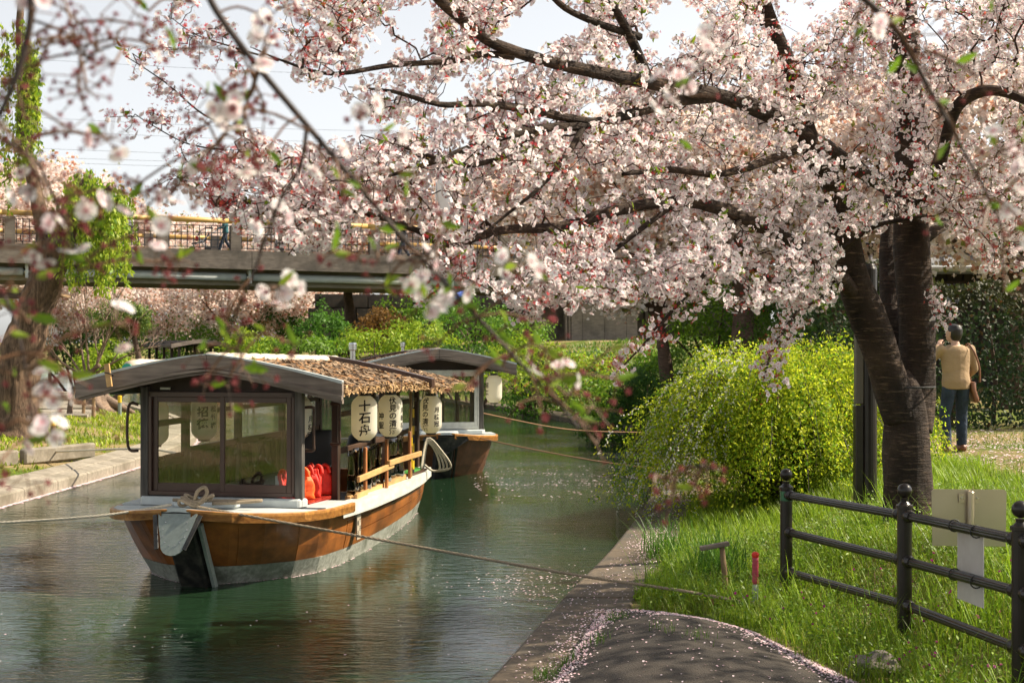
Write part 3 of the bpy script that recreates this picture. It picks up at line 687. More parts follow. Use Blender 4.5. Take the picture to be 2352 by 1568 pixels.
lantern(bl(-.93, .6, 1.40), R_(0), 'cream paper lantern behind the front left cabin post', [('玉乃光', -.6, .1, .12, .11)])
lantern(bl(.56, .62, 1.46), R_(40), 'cream paper lantern in the cabin doorway above the red life vests', [('月桂冠', .5, .08, -.02, .085), ('玉光', -.6, .09, -.05, .1)], .9)
lantern(bl(.95, -.15, lz(0), B2, B2r), R_(0), 'blank cream paper lantern at the bow corner of the weathered boat', [('招徳', -1.1, .1, .06, .12)])
lantern(bl(.25, .9, 1.50, B2, B2r), R_(0), 'paper lantern reading 月桂 inside the weathered boat behind its front window', [('月桂', .2, .09, .06, .1)], .8)

# life vests on the red table
tb = thing('red_table', 'red lacquer table top inside the orange boat by the doorway', 'table', bl(.52, .78, .24), B1r)
MB().box((0, 0, .40), (.5, .95, .035)).build('table_top', M['red'], tb, bevel=.005)
for sx in (-.2, .2):
    for sy in (-.4, .4): MB().box((sx, sy, .19), (.05, .05, .38)).build('leg', M['brown_post'], tb)
def life_vest(p, rz, label, m_):
    t = thing('life_vest', label, 'life vest', p, rz, 'life vests piled on the red table')
    rows = []
    for i, z in enumerate(np.linspace(0, .30, 7)):
        rows.append([(x*(.5-.12*i/6)*.28, .05*math.cos(x*2.4)+.014*math.sin(i*2+x*5)+.05*(1 if abs(x) > .7 and i > 4 else 0), z+.02*abs(x)*(i/6)) for x in np.linspace(-1.2, 1.2, 9)])
    MB().slab(rows, .07, (0, 1, 0)).build('vest_body', m_, t, smooth=True, bevel=.01)
    for x in (-.09, .09): MB().slab([[(x-.018, .055, z), (x+.018, .055, z)] for z in np.linspace(.1, .29, 3)], .085, (0, 1, 0)).build('reflective_tape', M['reflect'], t)
    for x in (-.075, .075): MB().tube(spline(A([(x, .03, .28), (x*.9, .0, .35), (x*.9, -.06, .33), (x, -.08, .26)]), 4), .022, 6).build('shoulder_strap', m_, t, smooth=True)
for i, (x, y, rz, m_, lb) in enumerate(((.50, .40, 60, 'lifevest', 'red life vest at the front edge of the pile on the red table'), (.58, .55, 75, 'orange', 'orange life vest with yellow light in the middle of the pile'),
        (.55, .78, 50, 'lifevest', 'red life vest with silver tape standing behind the orange one'), (.66, .98, 70, 'lifevest', 'red life vest at the right of the pile beside the cabin post'), (.48, 1.05, 40, 'lifevest', 'red life vest at the back of the pile'))):
    life_vest(bl(x, y, .66), B1r+R_(rz), lb, M[m_])
for o in [o for o in bpy.data.objects if o.name.startswith('life_vest')]: o.scale = (.86,)*3
# black chair and outboard motor
ch = thing('padded_chair', 'black padded chair standing inside the orange boat behind the vests', 'chair', bl(.42, 1.62, .24), B1r+R_(20))
MB().box((0, 0, .42), (.42, .42, .07)).build('seat', M['rubber'], ch, bevel=.02)
MB().slab([[(x*(.19-.05*abs(z-.8)), .18+.08*(z-.5)+.03*x*x, z) for x in np.linspace(-1, 1, 7)] for z in np.linspace(.5, 1.02, 7)], .05, (0, 1, 0)).build('backrest', M['rubber'], ch, smooth=True, bevel=.015)
for sx in (-.17, .17):
    for sy in (-.17, .17): MB().box((sx, sy, .19), (.03, .03, .38)).build('leg', M['rubber'], ch)
    MB().tube(spline(A([(sx*1.2, .2, .66), (sx*1.3, .0, .66), (sx*1.3, -.16, .6), (sx*1.2, -.17, .42)]), 4), .015, 6).build('armrest', M['rubber'], ch)
om = thing('outboard_motor', 'black domed outboard motor at the stern of the orange boat', 'outboard motor', bl(-.1, 5.05, .5), B1r)
MB().lathe([(.13, .18), (.17, .22), (.18, .36), (.15, .48), (.08, .54), (.01, .55)], 16).build('cowl', M['rubber'], om, smooth=True)
MB().box((0, .05, .0), (.1, .14, .5)).build('shaft_housing', M['rubber'], om, bevel=.02)
MB().tube([(0, -.1, .25), (0, -.5, .32)], .018, 8).build('tiller', M['rubber'], om)
# poles at the stern
sp = thing('striped_pole', 'black and yellow striped pole at the stern of the orange boat', 'pole', bl(.80, 4.18, .56), B1r)
for i in range(8): MB().box((0, 0, .03+i*.105), (.055, .055, .104)).build('band', M['yellow'] if i % 2 else M['blackpaint'], sp)
MB().box((0, 0, 1.0), (.05, .05, .32)).build('shaft', M['steel'], sp)
bp = thing('bamboo_pole', 'slim bamboo pole standing beside the striped pole', 'pole', bl(.84, 3.98, .56), B1r)
MB().tube([(0, 0, z) for z in np.linspace(0, 1.18, 9)], [.017, .019]*4+[.017], 8).build('culm', M['bamboo'], bp, smooth=False)
for z in (.12, .38): MB().lathe([(.021, 0), (.021, .1)], 8, (0, 0, z)).build('yellow_band', M['yellow'], bp)
rc = thing('coiled_hose', 'white coiled rope hanging off the stern of the orange boat', 'rope', bl(.86, 4.75, .6), B1r)
for k in range(4): MB().tube(spline(A([(-.05, -.05*k, .0), (.0, 0, .32+.02*k), (.1+.03*k, .05, .2), (.14+.04*k, .1+.03*k, .0), (.05, .12, -.04), (-.06, .05, .05)]), 5), .013, 6).build('loop', M['rope_pale'], rc, smooth=True)
# things on the roof
rb = thing('rolled_blind', 'cream rolled blind with green end lying on the roof edge of the orange boat', 'blind', bl(-.83, -.2, roof_z(.83, -.2)+.06), B1r)
MB().tube([(0, l, .02+.01*math.sin(l*3)) for l in np.linspace(0, 3.0, 14)], [.06+.008*math.sin(i*1.7) for i in range(14)], 12).build('roll', M['cream'], rb, smooth=True)
MB().lathe([(.02, 0), (.05, .02), (.055, .05)], 12).build('end_cap', M['teal'], rb).rotation_euler = (R_(90), 0, 0)
wc = thing('wooden_peg', 'small wooden peg tied across the gable board of the orange boat', 'peg', bl(-.92, -.44, roof_z(.92, -.4)), B1r)
MB().bar((-.02, 0, .13), (.02, -.02, -.08), .05, .02, (0, 1, 0)).build('peg_board', M['pale_rail'], wc)
MB().tube(spline(A([(-.03, -.015, .05), (.03, -.02, .04), (.03, .03, .02), (-.03, .03, .03), (-.03, -.015, .05)]), 4), .006, 6).build('cord', M['rubber'], wc)

# ropes
def rope(name, label, pts, r, m_, sag=0, n=60, twist=True):
    P = spline(pts, max(4, n//max(1, len(pts)-1))); S = len(P)
    t = np.linspace(0, 1, S); P[:, 2] -= sag*4*t*(1-t)
    L = float(np.sum(np.linalg.norm(np.diff(P, axis=0), axis=1)))
    mb = MB(); K = max(S, int(L/(r*2.2))) if twist else S
    K = min(K, 700); tt = np.linspace(0, 1, K); Q = np.stack([np.interp(tt, t, P[:, i]) for i in range(3)], 1)
    if twist:
        for s_ in range(3):
            ph = 2*math.pi*s_/3; ang = tt*L/(r*7)*2*math.pi+ph
            d = unit(np.gradient(Q, axis=0)); a = unit(np.cross(d, A([[0, 0, 1.]]))); b_ = np.cross(d, a)
            H = Q+(a*np.cos(ang)[:, None]+b_*np.sin(ang)[:, None])*r*.5
            mb.tube(H, r*.56, 5)
    else: mb.tube(Q, r, 6)
    o = mb.build(name, m_, smooth=True); return tag(o, label, 'rope')
bow = bl(.12, -.86, .745)
stake_p = atz(1735, 10.7, 0); stake_p.z = gz(stake_p.x, stake_p.y)
kn = MB()
for k in range(3):
    c = bl(-.02+.04*k, -.72+.02*k, .745); kn.tube([c+Vector((.09*math.cos(t)*(1+.2*k), .04*math.sin(t), .015+.02*k+.03*math.sin(2*t+k))) for t in np.linspace(0, 6.3, 18)], .016, 6)
kn.tube(spline([bl(.02, -.70, .75), bl(.06, -.72, .86), bl(.12, -.70, .90), bl(.14, -.7, .84), bl(.08, -.74, .76)], 6), .017, 6)
kn.tube(spline([bl(.15, -.6, .745), bl(.4, -.5, .75), bl(.55, -.42, .76), bl(.3, -.4, .75), bl(-.3, -.42, .75)], 6), .016, 6)
tag(kn.build('rope_knot', M['rope'], smooth=True), 'knotted rope coil lying on the pale bow deck', 'rope')
rope('mooring_rope', 'grey mooring rope from the bow knot across the water to the red-wrapped stake', [bow, at(900, 1244, 12.1), at(1300, 1316, 11.3), at(1560, 1355, 10.9), stake_p+Vector((-.08, 0, .06))], .014, M['rope'])
lt = bl(-.3, -.78, .72)
rope('mooring_rope', 'mooring rope stretched from the left side of the bow to the left edge', [lt, lt+Vector((.1, .03, .02)), at(230, 1184, 12.6), at(0, 1200, 12.6), at(-300, 1215, 12.6)], .014, M['rope_pale'])
rope('mooring_rope', 'pale rope running along the grassy left bank to the orange boat', [at(-60, 1040, 24), at(120, 1037, 24), at(325, 1030, 20), bl(-.8, 1.2, 1.0)], .016, M['rope_pale'], twist=False)
rope('mooring_rope', 'white rope seen through the cabin doorway beyond the boat', [at(600, 1016, 24.5), at(690, 1012, 24.5), at(762, 1008, 24.6), at(900, 1004, 24.6)], .016, M['rope_pale'], twist=False)
rope('mooring_rope', 'upper orange rope from the weathered boat to the right bank', [bl(.8, .1, 1.0, B2, B2r), at(1300, 985, 25), at(1480, 993, 26), at(1560, 995, 27)], .009, M['rope_orange'], twist=False)
rope('mooring_rope', 'lower orange rope sloping from the weathered bow to the right bank', [bl(.5, -.6, .66, B2, B2r), at(1200, 1027, 22), at(1380, 1060, 20.5), at(1560, 1082, 19)], .010, M['rope_orange'], twist=False)

# third boat, far off under the bridge
t3 = thing('tour_boat', 'small distant roofed boat with open sides under the bridge', 'boat', (-13.2, 60, 0), R_(28), 'roofed wooden tour boats moored on the canal')
MB().slab([[(w, l, 2.25-.2*(abs(w)/1.2)**1.3) for w in np.linspace(-1.2, 1.2, 9)] for l in np.linspace(-.2, 5.4, 5)], .1).build('roof', M['grey_wood'], t3)
MB().slab([[(w, -.28, 2.3-.2*(abs(w)/1.2)**1.3) for w in np.linspace(-1.25, 1.25, 9)], [(w, -.28, 2.13-.2*(abs(w)/1.2)**1.3) for w in np.linspace(-1.25, 1.25, 9)]], .05, (0, -1, 0)).build('gable_board', M['grey_wood'], t3)
for sx in (-.85, .85):
    for l in (0, 1.2, 2.5, 3.8, 5.1): MB().box((sx, l, 1.35), (.1, .1, 1.6)).build('post', M['brown_post'], t3)
    MB().bar((sx, 0, 1.1), (sx, 5.1, 1.1), .05, .07).build('side_rail', M['brown_rail'], t3)
MB().slab([[hull_pt(-1, s_, 1), hull_pt(-1, s_, .3), hull_pt(1, s_, .3), hull_pt(1, s_, 1)] for s_ in np.linspace(0, 9, 12)], .4).build('hull', M['hull2'], t3)
# ------------------------------------------------------------------ bridge
U = Vector((.943, .332, 0)).normalized(); BRO = Vector((-20.5, 57, 0)); BRA = math.atan2(U.y, U.x)
def brz(s_): return 6.11-.0111*s_
br = thing('road_bridge', 'long concrete road bridge with yellow handrails crossing behind the boats', 'bridge', BRO, BRA)
M['br_conc'] = mat('bridge_concrete', (.27, .225, .185), (.15, .125, .105), 3, (1, 1, 4), .9, 0, .3, .01, .3, .7, .3, ((.11, .095, .08), 1.2))
M['br_girder'] = mat('girder_paint', (.26, .235, .18), (.17, .155, .12), 4, (.3, 1, 1), .7, 0, .2)
M['pipe'] = mat('pale_pipe', (.55, .60, .62), (.45, .5, .52), 3, rough=.4, bmp=0)
M['yrail'] = mat('mustard_rail', (.58, .36, .10), (.48, .29, .08), 3, rough=.45, bmp=0)
M['grille'] = mat('dark_grille', (.04, .045, .055), None, 5, rough=.5, bmp=0)
S0, S1 = -26, 62
def brslab(name, y0, y1, zt, th, m_, s0=S0, s1=S1): return MB().slab([[(s_, y0, brz(s_)+zt), (s_, y1, brz(s_)+zt)] for s_ in (s0, s1)], th).build(name, m_, br)
s_ = S0
while s_ < S1:
    brslab('fascia', -.25, .25, .02, .78, M['br_conc'], s_+.01, s_+5.99); s_ += 6
brslab('deck', .25, 6.3, -.05, .3, M['br_conc']); brslab('fascia', 6.3, 6.8, .02, 1.0, M['br_conc'])
for y in (.9, 3.2, 5.6): brslab('girder', y, y+.35, -.36, 1.05, M['br_girder'])
k = S0
while k < S1:
    MB().tube([(k+.15, .55, brz(k)-1.05), (k+8.85, .55, brz(k+9)-1.05)], .17, 12).build('pipe', M['pipe'], br, smooth=True)
    MB().tube([(k-.15, .55, brz(k)-1.05), (k+.15, .55, brz(k)-1.05)], .12, 10).build('pipe_joint', M['steel'], br, smooth=True)
    MB().box((k, .45, brz(k)-.95), (.12, .5, .75)).build('pipe_bracket', M['pipe'], br); k += 9
k = -24.0; post = None
while k < S1:
    if post is None:
        post = MB().box((0, 0, .55), (.42, .34, 1.1)).build('railing_post', M['br_conc'], br, bevel=.03); o = post
    else: o = link('railing_post', post.data, None, br)
    o.location = (k+.35, 0, brz(k)+.0)
    MB().box((k+.35, 0, brz(k)+1.16), (.3, .16, .12)).build('rail_seat', M['yrail'], br)
    g = MB()
    for x in np.linspace(k+.6, k+3.1, 11): g.box((x, .02, brz(k)+.56), (.035, .03, .96))
    for z in (.12, .42, .72, 1.02): g.box((k+1.85, .02, brz(k)+z), (2.6, .03, .035))
    tag(g.build('railing_grille', M['grille'], br), kind='stuff')
    MB().tube([(k+.05, 0, brz(k)+1.27), (k+3.05, 0, brz(k+3)+1.27)], .11, 10).build('handrail', M['yrail'], br, smooth=True)
    MB().tube([(k+.05, 6.5, brz(k)+1.0), (k+3.05, 6.5, brz(k+3)+1.0)], .10, 8).build('handrail', M['yrail'], br, smooth=True)
    MB().box((k+.35, 6.5, brz(k)+.55), (.4, .34, 1.1)).build('railing_post', M['br_conc'], br)
    k += 3.0
# pier of board-marked concrete
px0 = 25.0
for i in range(6): MB().box((px0+.3+i*.56, 1.5, 2.3), (.55, 1.0+.03*(i % 2), 4.2)).build('pier_panel', M['br_conc'], br)
MB().box((px0+1.7, 4.5, 2.3), (3.3, 3.0, 4.2)).build('pier', M['br_conc'], br)
for x in (-.05, .12): MB().tube([(px0-.2+x, 1.0, .6), (px0-.2+x, 1.0, 4.2)], .05, 8).build('drain_pipe', M['br_conc'], br)
def bpt(s_, y, z): return BRO+U*s_+Vector((-U.y, U.x, 0))*y+Vector((0, 0, z))

# dark stone retaining wall beyond the bridge
M['stone'] = mat('dark_wall_stone', (.085, .075, .068), (.04, .036, .034), 2, rough=.9, bmp=.4, bd=.03)
rw = thing('retaining_wall', 'dark stone retaining wall in shade behind the far shrubs', 'wall', (-2, 74, 0), R_(16))
st_m = [MB().box((0, 0, 0), (1.16, .5, .56)).build('stone', M['stone'], rw, bevel=.06) for _ in range(1)][0]
st_m.location = (-8, 0, 1.2)
MB().box((4.4, .3, 2.6), (25.2, .3, 4.0)).build('backing', M['stone'], rw)
for r_ in range(6):
    for c_ in range(5, 26):
        o = link('stone', st_m.data, None, rw); o.location = (-14+c_*1.2+(r_ % 2)*.6, rnd.uniform(-.05, .05), 1.2+r_*.6)
        o.scale = (rnd.uniform(.95, 1.0), 1, rnd.uniform(.95, 1.0))

# ------------------------------------------------------------------ people
SKIN = mat('skin', (.55, .34, .24), (.5, .3, .21), 6, rough=.55, bmp=0); HAIR = mat('dark_hair', (.018, .013, .011), (.01, .008, .007), 60, (1, 1, .2), .45, 0, .5, .004)
def remesh(o, v, sm=6):
    r = o.modifiers.new('remesh', 'REMESH'); r.mode = 'VOXEL'; r.voxel_size = v; r.use_smooth_shade = True
    s2 = o.modifiers.new('smooth', 'SMOOTH'); s2.factor = .5; s2.iterations = sm
def person(label, loc, rotz, top, bottom, hair=HAIR, h=1.68, pose=None, voxel=.016, shoes=None, long_hair=False, group=None):
    p = thing('person', label, 'person', loc, rotz, group); K = h/1.68
    J = dict(pel=(0, 0, .90), chest=(0, .01, 1.28), neck=(0, .0, 1.44), head=(0, .02, 1.55),
             lh=(-.09, 0, .88), lk=(-.10, .02, .48), la=(-.11, -.01, .08), rh=(.09, 0, .88), rk=(.10, .02, .48), ra=(.11, -.01, .08),
             ls=(-.19, 0, 1.38), le=(-.25, -.02, 1.10), lw=(-.24, .08, .87), rs=(.19, 0, 1.38), re=(.25, -.02, 1.10), rw=(.24, .08, .87), look=(0, 1, 0))
    if pose: J.update(pose)
    V_ = {k: Vector(v)*K for k, v in J.items()}
    def limb(mb, a, b, c, r0, r1, r2, e=0): 
        pts = [a, a.lerp(b, .5), b, b.lerp(c, .35), c]; mb.tube(pts, [(r0+e)*K, ((r0+r1)/2+e)*K, (r1+e)*K, (r1*1.02+e)*K, (r2+e)*K], 10)
        for q_, r_ in ((a, r0), (b, r1)): mb.lathe([(.001, -(r_+e)*K), ((r_+e)*.7*K, -(r_+e)*.7*K), ((r_+e)*K, 0), ((r_+e)*.7*K, (r_+e)*.7*K), (.001, (r_+e)*K)], 10, q_)
    def torso(mb, e, z0=0, z1=1):
        P = [(V_['pel']+Vector((0, 0, -.06*K)), .155, .105), (V_['pel']+Vector((0, 0, .04*K)), .165, .115), (V_['pel'].lerp(V_['chest'], .4), .15, .105), (V_['chest'], .175, .115), (V_['chest'].lerp(V_['neck'], .55), .17, .095), (V_['neck']+Vector((0, 0, -.02)), .075, .065)]
        P = P[z0:len(P) if z1 == 1 else z1]; mb.tube([a for a, _, _ in P], [(x+e)*K for _, x, _ in P], 16, ry=[(y+e)*K for _, _, y in P], ref=(1, 0, 0))
    body = MB(); torso(body, 0)
    body.tube([V_['neck']-Vector((0, 0, .03)), V_['head']], [.055*K, .052*K], 10)
    lk = V_['look'].normalized(); hc = V_['head']+Vector((0, 0, .03*K)); sd_ = lk.cross(Vector((0, 0, 1))).normalized()
    hr = [(-.115, .03), (-.09, .055), (-.04, .072), (.02, .08), (.07, .07), (.10, .045), (.115, .01)]
    body.tube([hc+Vector((0, 0, z*K))+lk*(.012*K if z < -.03 else 0) for z, _ in hr], [r*K for _, r in hr], 14, ry=[r*1.18*K for _, r in hr], ref=sd_)
    body.tube([hc+lk*.085*K+Vector((0, 0, .02*K)), hc+lk*.108*K+Vector((0, 0, -.03*K))], [.01*K, .017*K], 6)          # nose
    body.tube([hc+lk*.088*K+sd_*.025*K+Vector((0, 0, -.062*K)), hc+lk*.088*K-sd_*.025*K+Vector((0, 0, -.062*K))], .011*K, 6)  # lips
    for s2 in (-1, 1): body.tube([hc+sd_*s2*.075*K-lk*.01*K+Vector((0, 0, -.03*K)), hc+sd_*s2*.088*K-lk*.02*K+Vector((0, 0, .025*K))], [.012*K, .018*K], 6)  # ears
    for s2, sh, el, wr in (('l', 'ls', 'le', 'lw'), ('r', 'rs', 're', 'rw')):
        limb(body, V_[sh], V_[el], V_[wr], .05, .04, .028)
        d = (V_[wr]-V_[el]).normalized(); palm = V_[wr]+d*.085*K; q_ = d.cross(Vector((0, 0, 1)) if abs(d.z) < .8 else Vector((0, 1, 0))).normalized(); w_ = d.cross(q_)
        body.tube([V_[wr], V_[wr]+d*.04*K, palm], [.026*K, .034*K, .036*K], 8, ry=[.02*K, .02*K, .018*K], ref=q_)
        for i, L_ in enumerate((.065, .078, .072, .055)):
            b0 = palm+q_*(.027-.018*i)*K; body.tube([b0-d*.015*K, b0+d*L_*.5*K, b0+(d*L_*.85+w_*.025)*K], [.010*K, .0095*K, .008*K], 6)
        b0 = V_[wr]+d*.03*K+q_*.03*K; body.tube([b0, b0+(q_*.03+d*.025)*K, b0+(q_*.04+d*.06)*K], [.012*K, .011*K, .009*K], 6)
    for s2 in 'lr':
        limb(body, V_[s2+'h'], V_[s2+'k'], V_[s2+'a'], .085, .055, .04)
        a = V_[s2+'a']; body.tube([a+Vector((0, -.05, -.03))*K, a+Vector((0, .08, -.045))*K, a+Vector((0, .17, -.06))*K], [.04*K, .042*K, .025*K], 8)
    bo = body.build('body', SKIN, p, smooth=True); remesh(bo, voxel*.75, 3)
    jk = MB(); torso(jk, .028, 0)
    for sh, el, wr in (('ls', 'le', 'lw'), ('rs', 're', 'rw')): limb(jk, V_[sh], V_[el], V_[wr], .062, .052, .042)
    jo = jk.build('jacket', top, p, smooth=True); remesh(jo, voxel, 5)
    tr = MB(); torso(tr, .018, 0, 2)
    for s2 in 'lr': limb(tr, V_[s2+'h'], V_[s2+'k'], V_[s2+'a']+Vector((0, 0, .0)), .098, .075, .068)
    to = tr.build('trousers', bottom, p, smooth=True); remesh(to, voxel, 5)
    for s2 in 'lr':
        a = V_[s2+'a']; sh = MB().tube([a+Vector((0, -.085, -.05))*K, a+Vector((0, -.05, -.03))*K, a+Vector((0, .06, -.03))*K, a+Vector((0, .15, -.05))*K, a+Vector((0, .19, -.06))*K], [.03*K, .052*K, .052*K, .045*K, .02*K], 10).build('shoe', shoes or M['rubber'], p, smooth=True)
    hb = MB(); hh = [(-.10, .05), (-.06, .072), (-.02, .086), (.03, .093), (.08, .084), (.115, .055), (.13, .012)]
    if long_hair: hh = [(-.2, .05), (-.12, .075)]+hh[1:]
    hb.tube([hc-lk*(.042*K if z < .04 else .014*K)+Vector((0, 0, z*K)) for z, _ in hh], [r*K for _, r in hh], 14, ry=[r*(1.02 if z < .04 else 1.16)*K for z, r in hh], ref=sd_)
    ho = hb.build('hair', hair, p, smooth=True); remesh(ho, voxel*.75, 2)
    return p
M['tan'] = mat('tan_jacket', (.40, .27, .15), (.28, .19, .105), 2.2, (1, 1, 1.5), .85, 0, .45, .08)
M['denim'] = mat('denim', (.03, .05, .085), (.012, .022, .04), 7, rough=.9, bmp=1.0, bd=.05)
M['leather'] = mat('brown_leather', (.22, .09, .04), (.14, .055, .025), 10, rough=.45)
pp_ = atz(2196, 19.2, 0); pp_.z = gz(pp_.x, pp_.y)+.005
person('person in a tan jacket and jeans with a shoulder bag, walking away by the hedge', pp_, R_(8), M['tan'], M['denim'], h=1.72, voxel=.014, shoes=M['leather'],
       pose=dict(lk=(-.13, .06, .48), la=(-.15, -.04, .08), rk=(.13, .11, .49), ra=(.14, .13, .09), ls=(-.205, 0, 1.37), le=(-.33, .12, 1.17), lw=(-.14, .26, 1.40), rs=(.205, 0, 1.37), re=(.27, .02, 1.10), rw=(.22, .22, .98), look=(-.5, .86, -.05), head=(-.02, .05, 1.54), chest=(0, .02, 1.27)))
bag = thing('shoulder_bag', 'brown leather shoulder bag on the right hip of the person in tan', 'bag', pp_, R_(8))
MB().slab([[(.26+.04*(z < .8)+.03*math.sin(y*9), y, z) for y in np.linspace(-.12, .14, 6)] for z in (.68, .74, .85, .96)], .07, (1, 0, 0)).build('bag_body', M['leather'], bag, smooth=True, bevel=.015)
MB().tube(spline(A([(.29, -.1, .95), (.275, -.12, 1.15), (.2, -.125, 1.36), (.16, -.02, 1.475), (.19, .1, 1.38), (.28, .14, .95)]), 6), .014, 6, ry=[.006]*31).build('strap', M['leather'], bag, smooth=True)

C_ = lambda n, c: mat(n, c, None, 6, rough=.8, bmp=0)
teal, navy, blk, bluec = C_('teal_top', (.03, .14, .17)), C_('navy', (.02, .03, .06)), C_('black_cloth', (.02, .02, .025)), C_('blue_shirt', (.05, .14, .42))
AUB = mat('brown_hair', (.16, .07, .03), None, 30, rough=.5, bmp=.3)
q_ = bpt(9.05, .9, brz(9)); walk = dict(lk=(-.1, .16, .5), la=(-.1, .28, .1), rk=(.1, -.04, .5), ra=(.1, -.3, .12))
person('woman in teal pushing a stroller across the bridge', q_, BRA+R_(90), teal, M['denim'], h=1.6, voxel=.02, long_hair=True, pose=dict(walk, le=(-.24, .12, 1.12), lw=(-.2, .38, 1.05), re=(.24, .12, 1.12), rw=(.2, .38, 1.05)))
stl = thing('stroller', 'dark baby stroller pushed along the bridge by the woman in teal', 'stroller', bpt(8.0, .9, brz(8)), BRA+R_(90))
for sx in (-.22, .22):
    for sy in (-.3, .35):
        wv = MB().lathe([(.06, -.02), (.11, -.02), (.11, .02), (.06, .02)], 14).build('wheel', M['rubber'], stl); wv.rotation_euler = (0, R_(90), 0); wv.location = (sx, sy, .11)
    MB().bar((sx, -.8, 1.0), (sx, .35, .18), .03, .03).build('frame_bar', M['steel'], stl); MB().bar((sx, -.3, .15), (sx, .25, .75), .03, .03).build('frame_bar', M['steel'], stl)
MB().slab([[(x, y, z) for x in (-.21, .21)] for y, z in ((.35, .35), (.1, .4), (-.15, .45), (-.35, .8))], .06).build('seat', C_('stroller_black', (.02, .02, .03)), stl)
MB().slab([[(x, -.35+.45*math.sin(t), .62+.42*math.cos(t)) for x in (-.23, 0, .23)] for t in np.linspace(-.4, 1.4, 7)], .03).build('hood', C_('hood_black', (.025, .025, .035)), stl, smooth=True)
MB().tube([(-.22, -.8, 1.0), (.22, -.8, 1.0)], .02, 8).build('push_handle', M['rubber'], stl)
MB().box((0, .15, .55), (.22, .12, .2)).build('red_blanket', M['lifevest'], stl, bevel=.03)
person('person in a blue top with reddish hair on the bridge behind the blossom', bpt(12.4, 2.2, brz(12)), BRA+R_(-90), bluec, navy, hair=AUB, h=1.75, voxel=.022)
person('person in black walking on the bridge near its pier', bpt(17.0, 1.2, brz(17)), BRA+R_(90), blk, navy, h=1.68, voxel=.022, pose=walk)
person('person in dark clothes at the left end of the bridge railing', bpt(-.6, 1.3, brz(0)), BRA+R_(-90), navy, blk, h=1.66, voxel=.022, pose=walk)
def bicycle(s_, lab):
    bk = thing('bicycle', lab, 'bicycle', bpt(s_, .7, brz(s_)), BRA, 'bicycles on the bridge')
    for x in (-.52, .52):
        w_ = MB().tube([(x+.32*math.cos(t), 0, .33+.32*math.sin(t)) for t in np.linspace(0, 2*math.pi, 25)], .022, 6).build('tyre', M['rubber'], bk)
        sp_ = MB()
        for t in np.linspace(0, math.pi, 7)[:-1]: sp_.bar((x-.31*math.cos(t), 0, .33-.31*math.sin(t)), (x+.31*math.cos(t), 0, .33+.31*math.sin(t)), .008, .008, (0, 1, 0))
        sp_.build('spokes', M['steel'], w_)
    for a, b_ in (((-.52, 0, .33), (-.1, 0, .3)), ((-.1, 0, .3), (-.22, 0, .85)), ((-.1, 0, .3), (.36, 0, .8)), ((-.2, 0, .78), (.36, 0, .82)), ((-.52, 0, .33), (-.2, 0, .78)), ((.52, 0, .33), (.34, 0, .95))): MB().tube([a, b_], .02, 8).build('frame_tube', M['steel'], bk)
    MB().box((-.24, 0, .88), (.25, .14, .06)).build('saddle', M['rubber'], bk, bevel=.02); MB().tube([(.3, -.25, 1.0), (.34, 0, .96), (.3, .25, 1.0)], .015, 6).build('handlebar', M['rubber'], bk)
    MB().box((.5, 0, .85), (.3, .32, .22)).build('basket', M['grille'], bk)
bicycle(4.6, 'bicycle parked on the bridge beside the willow strands'); bicycle(1.6, 'bicycle leaning by the left railing bays of the bridge')
# white banners beyond the railing
for i, (px, py, d, hh, lab) in enumerate(((508, 405, 67, 1.6, 'white banner rising behind the woman in teal on the bridge'), (1003, 405, 68, 1.9, 'white banner behind the bridge under the blossom boughs'), (268, 470, 66, 1.2, 'white banner among the willow strands on the bridge'))):
    q_ = at(px, py, d); t = thing('white_banner', lab, 'banner', q_-Vector((0, 0, hh)), 0, 'white banners by the bridge')
    MB().slab([[(x+.08*math.sin(z*4), .1*math.sin(x*6+z*2), z) for x in np.linspace(0, .75, 6)] for z in np.linspace(0, hh, 8)], .02, (0, 1, 0)).build('cloth', M['white'], t, smooth=True)
    MB().tube([(-.03, 0, -2.2), (-.03, 0, hh+.1)], .025, 6).build('pole', M['steel'], t)
q_ = at(1055, 678, 58); t = thing('blue_tarp', 'blue tarpaulin hanging at the edge under the bridge', 'tarpaulin', q_)
MB().slab([[(x, .2*math.sin(x*5+z), z+.1*math.sin(x*4)) for x in np.linspace(-.45, .45, 7)] for z in np.linspace(-.12, .14, 4)], .03, (0, 1, 0)).build('sheet', M['blue'], t, smooth=True)
MB().bar((-.45, 0, .14), (-.45, 0, 1.0), .03, .03, (0, 1, 0)).build('cord', M['rope'], t); MB().bar((.45, 0, .14), (.45, 0, 1.0), .03, .03, (0, 1, 0)).build('cord', M['rope'], t)
# overhead wires
for i, (y0, y1) in enumerate(((255, 300), (285, 325), (330, 350), (352, 362), (362, 377), (120, 175))):
    a, b_ = at(-200, y0, 130), at(1500, y1, 150)
    o = MB().tube(spline([a, (a+b_)/2-Vector((0, 0, .8)), b_], 10), .012, 5).build('overhead_wire', M['grille']); tag(o, ('topmost thin wire', 'second thin wire from the top', 'third thin wire from the top', 'fourth thin wire from the top', 'lowest thin wire', 'lone high thin wire')[min(i, 5)]+' crossing the pale sky over the bridge', 'wire', 'overhead wires in the sky')
